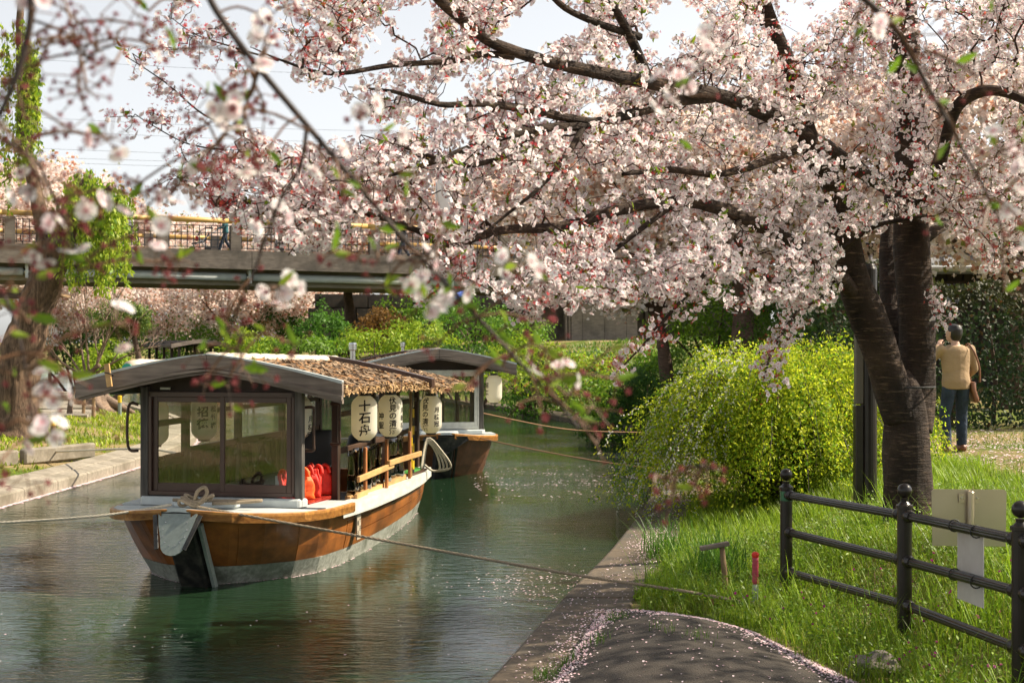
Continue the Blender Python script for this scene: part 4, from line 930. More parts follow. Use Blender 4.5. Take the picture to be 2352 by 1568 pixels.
# house behind the hedge, upper right
hs = thing('wooden_house', 'dark timber house with grey roof behind the hedge and cherry trunk', 'house', (11.6, 34, 0), R_(-12))
M['dark_timber'] = wood('dark_timber', (.045, .036, .032), (.02, .016, .015), 'z', 6, .8); M['roof_grey'] = mat('grey_roof', (.26, .27, .29), (.18, .19, .2), 3, (1, 1, 1), .5, 0, .2)
MB().box((0, 3, 2.6), (9, 6, 4.0)).build('wall', M['dark_timber'], hs)
for i in range(24): MB().box((-4.4+i*.38, -.02, 2.6), (.34, .06, 3.98)).build('plank', M['dark_timber'], hs)
rf = MB().slab([[(x, y, 4.3+.42*y*(1 if y < 3 else -1)+(2.52 if y >= 3 else 0)) for x in (-5.2, 5.2)] for y in (-.9, 3, 6.8)], .14).build('roof', M['roof_grey'], hs)
for i in range(30): MB().bar((-5+i*.345, -.88, 4.02), (-5+i*.345, 2.95, 5.6), .05, .05).build('roof_seam', M['roof_grey'], rf)
MB().tube([(-5.2, -.98, 3.9), (5.2, -.98, 3.9)], .07, 8).build('gutter', M['pipe'], hs); MB().tube(spline(A([(-3.1, -.95, 3.9), (-3.1, -.9, 3.6), (-3.1, -.1, 3.4), (-3.1, -.1, .8)]), 4), .05, 8).build('downpipe', M['grille'], hs)
for x in (-1.4, 1.5):
    w_ = MB().box((x, -.06, 3.2), (1.3, .08, .9)).build('window', M['dark_inner'], hs); MB().box((x, -.115, 3.2), (1.1, .02, .75)).build('pane', M['glass'], w_)
# ------------------------------------------------------------------ fence, stakes, signs, pole on the right bank
M['fence'] = mat('dark_brown_enamel', (.016, .012, .010), (.012, .009, .008), 5, rough=.3, bmp=.05, spec=.4, dirt=((.022, .018, .015), 6))
fc = thing('railing_fence', 'dark brown metal fence with ball-topped posts and three fluted rails', 'fence', (0, 0, 0))
FPp = [(Vector((2.15, 11.15, 0)), (1.0, .71, .40), 1.205), (Vector((2.575, 9.33, 0)), (1.06, .763, .474), 1.27), (Vector((2.80, 7.83, 0)), (1.108, .82, .507), 1.325), (Vector((3.02, 6.3, 0)), (1.15, .86, .55), 1.37)]
for i, (p_, rz_, top) in enumerate(FPp):
    g = gz(p_.x, p_.y)-.1; h = top-g
    o = MB().lathe([(.048, 0), (.048, h-.165), (.056, h-.162), (.056, h-.142), (.040, h-.135), (.026, h-.118), (.028, h-.1)], 20, (p_.x, p_.y, g)).build('post', M['fence'], fc, smooth=False)
    MB().lathe([(.0485*math.cos(t), .0485*math.sin(t)) for t in np.linspace(-1.3, 1.55, 12)], 20, (p_.x, p_.y, top-.048)).build('ball_cap', M['fence'], o, smooth=True)
    if i == 0: tag(MB().lathe([(.0495, 0), (.050, .06), (.0495, .075)], 20, (p_.x, p_.y, top-.25)).build('tape_band', M['green_tape'], o, smooth=False), 'green tape wrapped round the post')
    if i+1 < len(FPp):
        q2, rz2, _ = FPp[i+1]
        for za, zb in zip(rz_, rz2):
            a = Vector((p_.x, p_.y, za)); b_ = Vector((q2.x, q2.y, zb)); d = (b_-a).normalized(); a2, b2 = a+d*.05, b_-d*.05
            mb = MB(); n = 24; u_ = d.cross(Vector((0, 0, 1))).normalized(); v_ = u_.cross(d); base_i = len(mb.v)
            for q3 in (a2, b2):
                for k in range(n):
                    t = 2*math.pi*k/n; r_ = .030 if k % 2 else .0265; mb.v.append(tuple(q3+u_*math.cos(t)*r_+v_*math.sin(t)*r_))
            for k in range(n): mb.f.append((k, (k+1) % n, n+(k+1) % n, n+k))
            ro = mb.build('rail', M['fence'], fc)
            for e, dd in ((a2, d), (b2, -d)): MB().tube([e-dd*.012, e+dd*.03, e+dd*.065], [.038, .042, .033], 16).build('rail_socket', M['fence'], ro)
# plain white plate wired to the fence
a, b_ = FPp[1][0], FPp[2][0]; u = (b_-a).normalized(); c0 = a+u*.70
t = thing('notice_plate', 'white notice plate wired to the fence rails, seen from behind', 'sign', (c0.x, c0.y, 0))
pl = [(u*x+Vector((.035, .012, z))) for z in (.64, 1.075) for x in (0, .33)]
M['plate_white'] = mat('dull_white_plate', (.52, .50, .47), (.44, .42, .40), 5, rough=.5, bmp=.05, dirt=((.4, .37, .32), 3))
MB().slab([[pl[0], pl[1]], [pl[2], pl[3]]], .006, (1, .3, 0)).build('plate', M['plate_white'], t)
for z in (1.085, .79):
    for x in (.02, .30):
        c = u*x+Vector((0, 0, z)); MB().tube([c+Vector((.036*math.cos(k), 0, .036*math.sin(k))) for k in np.linspace(0, 6.3, 13)], .004, 6).build('wire_tie', M['blackpaint'], t)
# metal sign on a pole, its back to us
q_ = at(2230, 1190, 9.25); t = thing('metal_sign', 'bare metal sign board on a pole behind the fence, seen from its back', 'sign', (q_.x, q_.y, gz(q_.x, q_.y)))
M['alu'] = mat('dull_aluminium', (.56, .49, .37), (.50, .43, .32), 3, rough=.32, metal=.75, bmp=.03)
zc = q_.z-t.location.z
poly = [(-.235, -.185), (.235, -.185), (.24, .17), (.225, .185), (-.225, .185), (-.24, .17)]
Mx = Matrix.Translation((0, .04, zc)) @ Matrix.Rotation(R_(-4), 4, 'Z') @ Matrix.Rotation(R_(90), 4, 'X')
MB().prism(poly, -.003, .003, Mx).build('sign_board', M['alu'], t)
MB().lathe([(.022, -.1), (.022, zc+.17), (.018, zc+.175)], 14).build('pole', M['alu'], t, smooth=False)
for z in (.13,):
    br_ = MB().slab([[(x, -.03 if abs(x) < .03 else .03, zc+z+dz) for x in (-.07, -.032, -.03, .03, .032, .07)] for dz in (-.03, .03)], .004, (0, 1, 0)).build('clamp', M['alu'], t)
    for x in (-.05, .05): MB().lathe([(.008, 0), (.008, .012)], 6, (0, 0, 0)).build('bolt', M['steel'], br_).matrix_local = Matrix.Translation((x, .028, zc+z)) @ Matrix.Rotation(R_(90), 4, 'X')
# stakes
q_ = atz(1668, 11.3, 0); g = gz(q_.x, q_.y); t = thing('wooden_stake', 'weathered wooden stake with a crossboard leaning in the grass', 'stake', (q_.x, q_.y, g))
M['stake'] = wood('stake_wood', (.33, .22, .12), (.17, .11, .06), 'z', 9, .8)
MB().tube([(0, 0, -.1), (-.015, 0, .2), (-.035, 0, .41)], [.026, .024, .021], 10).build('stake_post', M['stake'], t, smooth=True)
MB().bar((-.21, -.02, .385), (.02, -.01, .425), .05, .035).build('crossboard', M['grey_wood'], t, bevel=.004)
q_ = stake_p; t = thing('wrapped_stake', 'grey pipe stake wrapped in red cloth where the mooring rope ends', 'stake', q_)
MB().tube([(0, 0, -.1), (0, 0, .22)], .022, 12).build('pipe', M['plate'], t, smooth=True)
M['red_wrap'] = mat('faded_red_wrap', (.46, .055, .09), (.33, .035, .06), 20, (1, 1, 6), .6, 0, .5, .004)
wrp = [(.024+.002*math.sin(i*2.3), .2+.022*i) for i in range(10)]; MB().lathe(wrp, 14).build('cloth_wrap', M['red_wrap'], t, smooth=True)
MB().lathe([(.02, .395), (.028, .41), (.027, .43), (.016, .44)], 12).build('cloth_knot', M['lifevest'], t, smooth=True)
MB().tube([(.03*math.cos(k), .03*math.sin(k), .04+.008*k/6) for k in np.linspace(0, 19, 50)], .011, 6).build('rope_turns', M['rope'], t, smooth=True)
rg = at(1635, 1373, 10.85); tag(MB().slab([[(rg.x+x, rg.y-.02, rg.z+z-.02*x) for x in (-.012, .012)] for z in (.0, -.02, -.05)], .004, (0, 1, 0)).build('red_ribbon', M['red_wrap']), 'small red ribbon tied on the mooring rope near the stake', 'ribbon')
# lamp pole behind the trunk: two-part dark column
q_ = atz(1984, 13.6, 0); g = gz(q_.x, q_.y); t = thing('lamp_pole', 'dark square and round lamp pole beside the cherry trunk', 'pole', (q_.x, q_.y, g))
MB().box((-.052, .0, .5), (.075, .12, 1.1)).build('lower_cover', M['fence'], t, bevel=.008)
M['brownsteel'] = mat('brown_steel', (.10, .085, .065), (.08, .07, .05), 4, rough=.45, bmp=.02)
MB().box((-.048, .0, 1.7), (.07, .11, 1.28)).build('upper_cover', M['brownsteel'], t, bevel=.008)
MB().lathe([(.075, -.1), (.075, 2.35), (.05, 2.4)], 20, (.05, 0, 0)).build('column', M['fence'], t, smooth=False)
# rock half buried at the path edge
q_ = at(2010, 1530, 8.7); g = gz(q_.x, q_.y)
mb = MB(); 
for i, z in enumerate(np.linspace(-.1, .09, 5)):
    pass
bm = bmesh.new(); bmesh.ops.create_icosphere(bm, subdivisions=3, radius=1)
for v in bm.verts:
    c = v.co; k = 1+.18*math.sin(c.x*4+1)*math.cos(c.y*5)+.1*math.sin(c.z*7+c.x*3); v.co = Vector((c.x*.17*k, c.y*.12*k, c.z*.09*k))
me = bpy.data.meshes.new('rock'); bm.to_mesh(me); bm.free()
o = link('rock', me, mat('grey_rock', (.22, .19, .16), (.12, .105, .09), 14, rough=.9, bmp=.6, bd=.01)); o.location = (q_.x, q_.y, g+.03); tag(o, 'half buried grey rock at the edge of the asphalt path', 'rock')

# ------------------------------------------------------------------ left bank: posts, low wall, stump, sign
def marker(px, py, d, h, lab):
    q_ = at(px, py, d); g = gz(q_.x, q_.y); t = thing('marker_post', lab, 'post', (q_.x, q_.y, g), 0, 'yellow-topped posts on the left bank')
    MB().lathe([(.05, -.1), (.05, h*.68)], 10).build('shaft', M['stake'] if px < 200 else M['plate'], t); MB().lathe([(.056, h*.66), (.056, h*.98), (.045, h)], 10).build('yellow_cap', M['yellow'], t)
marker(122, 1020, 26.5, .52, 'yellow-topped wooden post by the low wall on the left bank'); marker(275, 944, 38, .55, 'yellow-topped grey post on the lawn beside the tree stump')
lw = thing('low_wall', 'low broken concrete kerb wall on the left bank by the willow', 'wall', (-8.35, 22.6, 0))
for a, b_ in (((-1.6, -1.6), (-.5, -.75)), ((-.4, -.6), (.35, .55)), ((.4, .7), (1.3, 2.2))):
    x0, y0 = a; x1, y1 = b_; z = .31; MB().bar((x0*.8, y0, z), (x1*.8, y1, z), .16, .26).build('wall_block', M['kerb'], lw, bevel=.03)
q_ = atz(215, 39.5, 0); t = thing('tree_stump', 'cut tree stump with roots on the left lawn', 'stump', (q_.x, q_.y, gz(q_.x, q_.y)))
MB().lathe([(.75, -.1), (.55, .08), (.42, .3), (.40, .52), (.36, .55)], 14).build('stump_body', M['bark_pale'], t, smooth=True)
for k in range(5): MB().tube(spline(A([(.3*math.cos(k*1.3), .3*math.sin(k*1.3), .3), (.7*math.cos(k*1.3), .7*math.sin(k*1.3), .1), (1.1*math.cos(k*1.3+.2), 1.1*math.sin(k*1.3+.2), -.1)]), 4), [.16, .15, .14, .13, .12, .1, .08, .06, .05], 8).build('root', M['bark_pale'], t, smooth=True)
q_ = at(108, 775, 60); t = thing('notice_sign', 'white notice board on a wooden post beside the left footpath', 'sign', (q_.x, q_.y, gz(q_.x, q_.y)))
zc = q_.z-t.location.z; MB().prism([(-.5, -.35), (.5, -.35), (.5, .25), (.2, .5), (-.3, .5), (-.5, .25)], -.03, .03, Matrix.Translation((0, 0, zc)) @ Matrix.Rotation(R_(90), 4, 'X')).build('board', M['white'], t)
MB().bar((.1, .06, -.2), (.1, .06, zc+.2), .12, .12, (0, 1, 0)).build('post', M['stake'], t)
q_ = at(95, 815, 60); t = thing('red_barrel', 'small red barrel by the notice board on the left path', 'barrel', (q_.x, q_.y, gz(q_.x, q_.y)))
MB().lathe([(.38, 0), (.44, .15), (.46, .45), (.42, .8), (.36, .85)], 14).build('drum', M['lifevest'], t, smooth=True); MB().lathe([(.47, .3), (.475, .36)], 14).build('hoop', M['steel'], t)
sh = thing('wooden_canopy', 'low plank canopy with teal sheet at the far left edge behind the willow', 'canopy', at(20, 672, 33))
for i in range(6): MB().bar((-2.5, -.4+i*.3, .1-.01*i), (1.05, -.4+i*.3, -.0-.01*i), .28, .06).build('plank', M['stake'], sh)
MB().bar((-2.5, -.55, .0), (1.3, -.55, -.12), .08, .14).build('edge_beam', M['brown_rail'], sh)
for x in (-2.2,): MB().bar((x, 0, -2.2), (x, 0, .05), .14, .14, (0, 1, 0)).build('post', M['brown_post'], sh)
MB().slab([[(-.55+x, -.5+.05*math.sin(x*9), z) for x in (-.6, -.3, 0, .36)] for z in (.1, .5, .95)], .02, (0, 1, 0)).build('teal_sheet', M['teal'], sh)
for x, y, i in ((-10.55, 35.0, 0), (-10.25, 34.8, 1)):
    o = MB().tube([(x, y, gz(x, y)-.1), (x+.02, y, gz(x, y)+.66)], .045, 8).build('support_stake', M['stake']); tag(o, ('left', 'right')[i]+' one of two short stakes beside the bare shrub', 'stake', 'stakes by the bare shrub')
# ------------------------------------------------------------------ plants
def vnoise(P, s, seed=0):
    a = P*s+seed*3.1
    return (np.sin(a[:, 0]*1.9+a[:, 1]*.7)*np.cos(a[:, 1]*1.7-a[:, 2]*.9)+np.sin(a[:, 2]*2.1+a[:, 0]*.8+1.3)*np.cos(a[:, 0]*1.1+a[:, 1]*1.4))*.5
def leaf_cols(n, c1, c2, c3=None, f3=.12):
    t = rng.random((n, 1)); c = A(c1)*(1-t)+A(c2)*t
    if c3 is not None: k = rng.random(n) < f3; c[k] = A(c3)
    return c*rng.uniform(.75, 1.25, (n, 1))
def shell_points(n, c, r, hollow=.35, clump=.22, seed=0):
    """points spread through a lumpy ellipsoid, gathered in clumps"""
    m_ = max(12, n//45); d = rdirs(m_); rad = (hollow+(1-hollow)*rng.random(m_)**.6)
    lump = 1+.16*np.sin(d[:, 0]*5+seed)*np.cos(d[:, 2]*4+seed*2)+.1*np.sin(d[:, 1]*9+seed)
    cc = d*(rad*lump)[:, None]; k = rng.integers(0, m_, n)
    P = cc[k]+rng.normal(0, clump*.5, (n, 3)); return P*A(r)+A(c), unit(P+rng.normal(0, .5, (n, 3)))
def shrub(name, label, cat, c, r, n, c1, c2, size, c3=None, f3=.1, group=None, tpl=LEAF2, stem=True, seed=0, z0=None, stemm='bark_far'):
    g = gz(c[0], c[1]) if z0 is None else z0; t = thing(name, label, cat, (c[0], c[1], g), 0, group)
    nb = NB(); P, nr = shell_points(n, c, r, seed=seed); k = P[:, 2] > g+.02; P, nr = P[k], nr[k]
    nb.inst(tpl, P, frames(nr), rng.uniform(.6, 1.3, len(P))*size, leaf_cols(len(P), c1, c2, c3, f3)); nb.build('foliage', M['leaf'], t)
    if stem:
        mb = MB()
        for i in range(7):
            a = i*2.4; e = Vector((c[0]+r[0]*.6*math.cos(a), c[1]+r[1]*.6*math.sin(a), c[2]+r[2]*.4*math.sin(i)))
            mb.tube(spline([Vector((c[0]+.06*math.cos(a), c[1]+.06*math.sin(a), g-.1)), Vector((c[0], c[1], (g+c[2])/2))+(e-Vector(c))*.3, e], 4), [.035*max(r[0], .6)*(1-.09*j) for j in range(9)], 6)
        mb.build('stem', M[stemm], t, world=True)
    return t
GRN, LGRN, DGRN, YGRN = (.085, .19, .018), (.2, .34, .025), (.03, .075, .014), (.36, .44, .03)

# far and middle shrubs (px, py, distance, half width, half height)
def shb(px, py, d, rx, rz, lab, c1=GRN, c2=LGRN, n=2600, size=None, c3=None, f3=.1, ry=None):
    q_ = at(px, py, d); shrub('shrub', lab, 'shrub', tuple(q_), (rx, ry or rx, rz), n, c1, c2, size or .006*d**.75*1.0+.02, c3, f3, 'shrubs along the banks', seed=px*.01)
shb(570, 800, 50, 1.1, .7, 'low bright green shrub behind the ridge of the orange boat roof', LGRN, YGRN)
shb(745, 765, 54, 1.0, 1.0, 'dark green bush left of the thick bare trunk under the bridge', GRN, (.09, .22, .03))
shb(690, 810, 48, 1.6, .55, 'spreading light green shrub directly above the boat roof', GRN, LGRN)
shb(860, 800, 49, 1.6, .75, 'yellow-green shrub right of the thick bare trunk', LGRN, YGRN)
shb(960, 790, 50, 1.5, .9, 'light green shrub above the roof of the weathered boat', LGRN, YGRN)
shb(880, 745, 60, 1.3, .8, 'reddish-brown bush behind the light green shrubs', (.20, .10, .03), (.28, .16, .04))
shb(955, 735, 60, 1.6, 1.2, 'bright green bush in front of the dark stone wall', GRN, LGRN)
shb(1090, 750, 56, 2.3, 1.3, 'large leafy green shrub in front of the shaded stone wall', GRN, (.12, .27, .03))
shb(1080, 830, 47, 2.2, .7, 'low dark green shrub below the large leafy one', DGRN, GRN)
shb(1215, 840, 43, 1.6, .95, 'bright green shrub beyond the eave of the weathered boat', LGRN, YGRN)
shb(1330, 870, 40, 1.7, .9, 'yellow-green shrub in the middle of the right bank', LGRN, YGRN, c3=(.3, .16, .05))
shb(1250, 910, 42, 1.9, .6, 'dark green low shrub by the water on the right bank', DGRN, GRN)
shb(1390, 915, 36, 1.3, .7, 'green shrub with olive leaves beside the round clipped bush', GRN, LGRN)
shb(1480, 905, 29, .62, .55, 'round clipped dark green bush left of the yellow-green spirea', (.035, .09, .015), (.05, .13, .02), n=6000, size=.055)
shb(1430, 985, 31, 1.1, .45, 'dark low shrub overhanging the water near the round bush', DGRN, GRN)
shb(1640, 745, 34, 1.6, 1.1, 'tall green shrub behind the lit cherry trunk on the right bank', GRN, LGRN, n=4000)
shb(1770, 740, 33, 2.0, 1.3, 'shaded green shrub behind the top of the spirea', GRN, (.10, .2, .025), n=4000)
shb(1900, 760, 30, 1.6, 1.2, 'dark shrub between the spirea and the lamp pole', DGRN, GRN, n=4000)
shb(1520, 850, 38, 1.0, .6, 'green shrub at the foot of the bridge pier', GRN, LGRN)
shb(235, 845, 46, .95, .85, 'round light green shrub behind the bare shrub on the left lawn', LGRN, YGRN, n=3500)
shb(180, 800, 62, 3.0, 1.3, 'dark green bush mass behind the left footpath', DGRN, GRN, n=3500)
shb(470, 800, 66, 2.5, 1.6, 'sunlit green slope shrub seen through the distant boat', GRN, LGRN)
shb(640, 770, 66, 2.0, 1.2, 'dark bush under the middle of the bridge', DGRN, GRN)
shb(330, 830, 68, 3.5, 1.2, 'low green bush under the far boat roof at the left', GRN, LGRN)
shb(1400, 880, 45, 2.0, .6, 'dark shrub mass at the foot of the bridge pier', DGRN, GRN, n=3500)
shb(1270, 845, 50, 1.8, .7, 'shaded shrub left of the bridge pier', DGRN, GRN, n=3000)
shb(1190, 790, 54, 1.8, 1.1, 'green shrub between the weathered boat roof and the pier', GRN, LGRN, n=3000)
# hedge on the right: tall dark mass
hd = thing('tall_hedge', 'tall dark hedge running behind the person at the right', 'hedge', (9.2, 24.5, gz(9.2, 24.5)))
nb = NB(); n = 26000; x = rng.uniform(4.6, 16, n); f = rng.random(n); y = 23.6+.16*(16-x)*0+rng.random(n)**2*1.7+.12*np.sin(x*3); top = 3.25+.25*np.sin(x*1.3)+.15*np.sin(x*4.1)
z = .6+(top-.6)*rng.random(n); k = rng.random(n) < .25; z[k] = top[k]-rng.random(k.sum())*.12
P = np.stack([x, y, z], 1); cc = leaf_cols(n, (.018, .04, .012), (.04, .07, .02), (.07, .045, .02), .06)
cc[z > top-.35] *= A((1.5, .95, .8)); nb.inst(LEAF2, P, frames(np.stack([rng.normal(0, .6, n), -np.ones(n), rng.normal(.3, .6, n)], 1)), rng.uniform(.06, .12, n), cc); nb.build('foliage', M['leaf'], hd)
mb = MB()
for x in np.arange(4.8, 16, .7): mb.tube([(x, 24.6, .4), (x+.1, 24.7, 1.6), (x-.1, 24.6, 2.8)], [.05, .04, .02], 6)
tag(mb.build('stems', M['bark_far'], hd, world=True), kind='stuff')

# the big yellow-green spirea with arching, white-flowered sprays
bc = Vector((3.2, 17.4, 0)); bc.z = gz(bc.x, bc.y)
sp_ = thing('spirea_bush', 'big arching yellow-green spirea bush with small white flowers beside the water', 'bush', bc)
nb = NB(); mb = MB(); LP, LD = [], []; FP_ = []
for i in range(760):
    a = rnd.uniform(0, 2*math.pi); reach = rnd.uniform(.15, 1.0)**.6; R0 = 1.82*reach*(.98 if math.cos(a) < 0 else 1.03)*(1+.1*math.sin(3*a+1)+.06*math.sin(7*a)); H = (1.95-.7*reach**2+.12*math.cos(a)*reach+.1*math.sin(a*4+2)*reach)*rnd.uniform(.8, 1.1)
    b0 = Vector((.35*math.cos(a)*rnd.random(), .35*math.sin(a)*rnd.random(), -.05)); dv = Vector((math.cos(a), math.sin(a)*.92, 0))
    endz = max(H-.15-1.05*reach*rnd.uniform(.5, 1.15), -.25 if math.cos(a) < -.3 else .0)
    pts = [b0, b0+dv*R0*.25+Vector((0, 0, H*.62)), b0+dv*R0*.62+Vector((0, 0, H)), b0+dv*R0*.9+Vector((0, 0, (H+endz)/2+.12)), b0+dv*R0*1.06+Vector((0, 0, endz))]
    C = spline(pts, 9)+rng.normal(0, .012, (37, 3))
    if i % 4 == 0: mb.tube([bc+Vector(p) for p in C[::3]], [.008-.0005*j for j in range(len(C[::3]))], 4)
    m_ = 110; t = rng.uniform(.28, 1, m_); idx = t*36; P = np.stack([np.interp(idx, np.arange(37), C[:, j]) for j in range(3)], 1)+rng.normal(0, .045, (m_, 3))
    LP.append(P); tg = np.gradient(C, axis=0)[np.minimum(idx.astype(int), 36)]; LD.append(tg)
    if math.cos(a+.4) < -.1 and i % 2 == 0:
        m2 = 46; t = rng.uniform(.5, 1, m2)*36; FP_.append(np.stack([np.interp(t, np.arange(37), C[:, j]) for j in range(3)], 1)+rng.normal(0, .012, (m2, 3)))
LP = np.concatenate(LP); LD = np.concatenate(LD); n = len(LP)
cc = leaf_cols(n, (.31, .42, .02), (.57, .60, .035), (.16, .31, .02), .24)
nb.inst(LEAF2, LP+A(bc), frames_y(unit(LD)+rng.normal(0, .8, (n, 3)), rdirs(n)+A([[0, 0, 1.2]])), rng.uniform(.028, .055, n), cc)
Fq = np.concatenate(FP_); n = len(Fq); nb.inst(CROSS, Fq+A(bc), frames(rdirs(n)), rng.uniform(.012, .022, n), np.full((n, 3), .78)*rng.uniform(.9, 1.1, (n, 1))*A([[1, 1, .92]]))
Pf, nf = shell_points(26000, (bc.x+.05, bc.y, bc.z+.72), (1.62, 1.4, 1.05), .15, .2, 4); k = Pf[:, 2] > bc.z; Pf, nf = Pf[k], nf[k]
nb.inst(LEAF2, Pf, frames(nf), rng.uniform(.03, .06, len(Pf)), leaf_cols(len(Pf), (.16, .28, .018), (.36, .42, .03)))
nb.build('foliage', M['spring_leaf'], sp_); tag(mb.build('stems', M['twig'], sp_, world=True), kind='stuff')

# ------------------------------------------------------------------ willow, bare shrub, round tree
wt = at(45, 965, 27); wt.z = gz(wt.x, wt.y)
wl_ = thing('willow_tree', 'leaning willow with furrowed trunk and hanging green strands at the left', 'tree', wt)
def trunk(mb, pts, n=14, sub=6, rough=.06, seed=0):
    """pts: (x,y,z,r) world; a tapering trunk with uneven surface"""
    C = spline(pts, sub); b = len(mb.v); mb.tube(C[:, :3], list(C[:, 3]), n)
    for i in range(b, len(mb.v)):
        x, y, z = mb.v[i]; j = (i-b)//n
        if j >= len(C): break
        k = 1+rough*(math.sin(x*9+z*3+seed)+math.sin(y*11-z*5+seed*2)+.6*math.sin((x+y)*25+z*8))
        c = C[j]; mb.v[i] = (c[0]+(x-c[0])*k, c[1]+(y-c[1])*k, c[2]+(z-c[2])*k)
def pt4(px, py, d, r): q = at(px, py, d); return (q.x, q.y, q.z, r)
mb = MB()
trunk(mb, [pt4(28, 1000, 27, .62), pt4(36, 940, 27, .46), pt4(46, 840, 27, .38), pt4(70, 740, 27, .35), pt4(112, 630, 27, .30), pt4(152, 520, 27, .22), pt4(180, 450, 27, .15), pt4(205, 400, 27, .05)], 18, 6, .07)
trunk(mb, [pt4(155, 510, 27, .2), pt4(215, 470, 26.6, .1), pt4(255, 430, 26.4, .05)], 8)
trunk(mb, [pt4(118, 610, 27, .2), pt4(90, 480, 27.5, .14), pt4(55, 300, 28, .1), pt4(45, 60, 28, .07), pt4(60, -60, 28, .05)], 8)
mb.build('trunk', M['bark_willow'], wl_, smooth=True, world=True)
nb = NB(); sm = MB()
def strand(p, L, dens=85):
    m_ = int(dens*L); t = rng.random(m_); sway = rng.normal(0, .05)
    P = np.stack([p[0]+sway*t*L+rng.normal(0, .03, m_), p[1]+rng.normal(0, .03, m_), p[2]-t*L], 1)
    nb.inst(LEAF2, P, frames_y(np.stack([rng.normal(0, .5, m_), rng.normal(0, .5, m_), -np.ones(m_)], 1), rdirs(m_)), rng.uniform(.07, .13, m_), leaf_cols(m_, (.24, .36, .02), (.46, .54, .06), (.14, .26, .02), .2))
    sm.tube([(p[0], p[1], p[2]), (p[0]+sway*L, p[1], p[2]-L)], .004, 3)
for i in range(105):
    px = rnd.gauss(215, 48); q_ = at(px, 395+abs(px-205)*.5+rnd.uniform(-15, 60), 27+rnd.uniform(-1.3, 1.3)); strand(tuple(q_), rnd.uniform(.5, 1.9) if px > 130 else rnd.uniform(.4, 1.0), 62)
for i in range(50):
    px = rnd.uniform(42, 86); py = rnd.uniform(30, 260)+(px-45)*1.2; strand(tuple(at(px, py, 28+rnd.uniform(-.6, .6))), rnd.uniform(.6, 1.6), 42)
for i in range(26):
    px = rnd.uniform(-10, 45); strand(tuple(at(px, rnd.uniform(20, 420), 28+rnd.uniform(-.6, .6))), rnd.uniform(.5, 1.3), 36)
nb.build('crown', M['leaf'], wl_); tag(sm.build('strands', M['twig'], wl_, world=True), kind='stuff')

bs = at(160, 945, 35); bs.z = gz(bs.x, bs.y)
bt = thing('bare_shrub', 'leafless pale-branched young tree on the left lawn', 'tree', bs); mb = MB()
def grow(mb, p, d, L, r, depth, out=None, spread=.55, up=.25, seg=5, minr=.004):
    pts = [Vector(p)]; d = Vector(d).normalized()
    for i in range(seg):
        d = (d+Vector((rnd.gauss(0, .13), rnd.gauss(0, .13), rnd.gauss(0, .1)+up*.1))).normalized(); pts.append(pts[-1]+d*L/seg)
    mb.tube(pts, [max(minr, r*(1-.55*i/seg)) for i in range(seg+1)], 6 if r > .02 else 4)
    if out is not None: out += [(pts[i], depth) for i in range(1, seg+1)]
    if depth > 0:
        for k in range(rnd.choice((2, 3))):
            i = rnd.randint(2, seg); dd = (d+Vector((rnd.gauss(0, spread), rnd.gauss(0, spread), rnd.gauss(up, spread*.6)))).normalized(); grow(mb, pts[i], dd, L*rnd.uniform(.55, .8), r*.55, depth-1, out, spread, up, seg, minr)
trunk(mb, [(bs.x, bs.y, bs.z-.1, .09), (bs.x+.05, bs.y, bs.z+.5, .06), (bs.x+.35, bs.y, bs.z+.95, .05), (bs.x+.75, bs.y, bs.z+1.25, .045)], 8, 4, .04)
rnd.seed(21)
for d_ in ((-.7, .1, .8), (-.25, .2, 1), (.1, -.1, 1), (.35, .2, 1), (.8, 0, .7), (-1, 0, .5), (.5, -.3, .9)): grow(mb, Vector((bs.x+.45+.25*d_[0], bs.y, bs.z+1.05)), d_, 1.15, .035, 3, None, .4, .3, minr=.009)
mb.build('trunk', M['bark_pale'], bt, smooth=True, world=True)
q_ = at(283, 735, 44); gt = shrub('round_tree', 'round dense green tree leaning over the left bank beside the far boat', 'tree', tuple(q_), (.95, .95, .62), 7000, (.05, .11, .015), (.16, .22, .04), .10, (.3, .36, .08), .12, stem=False)
g = gz(q_.x, q_.y); mb = MB(); trunk(mb, [(q_.x-.5, q_.y, g-.1, .16), (q_.x+.1, q_.y, g+.7, .12), (q_.x+.5, q_.y, g+1.3, .1), (q_.x+.2, q_.y, q_.z, .07)], 8); mb.build('trunk', M['bark_far'], gt, smooth=True, world=True)

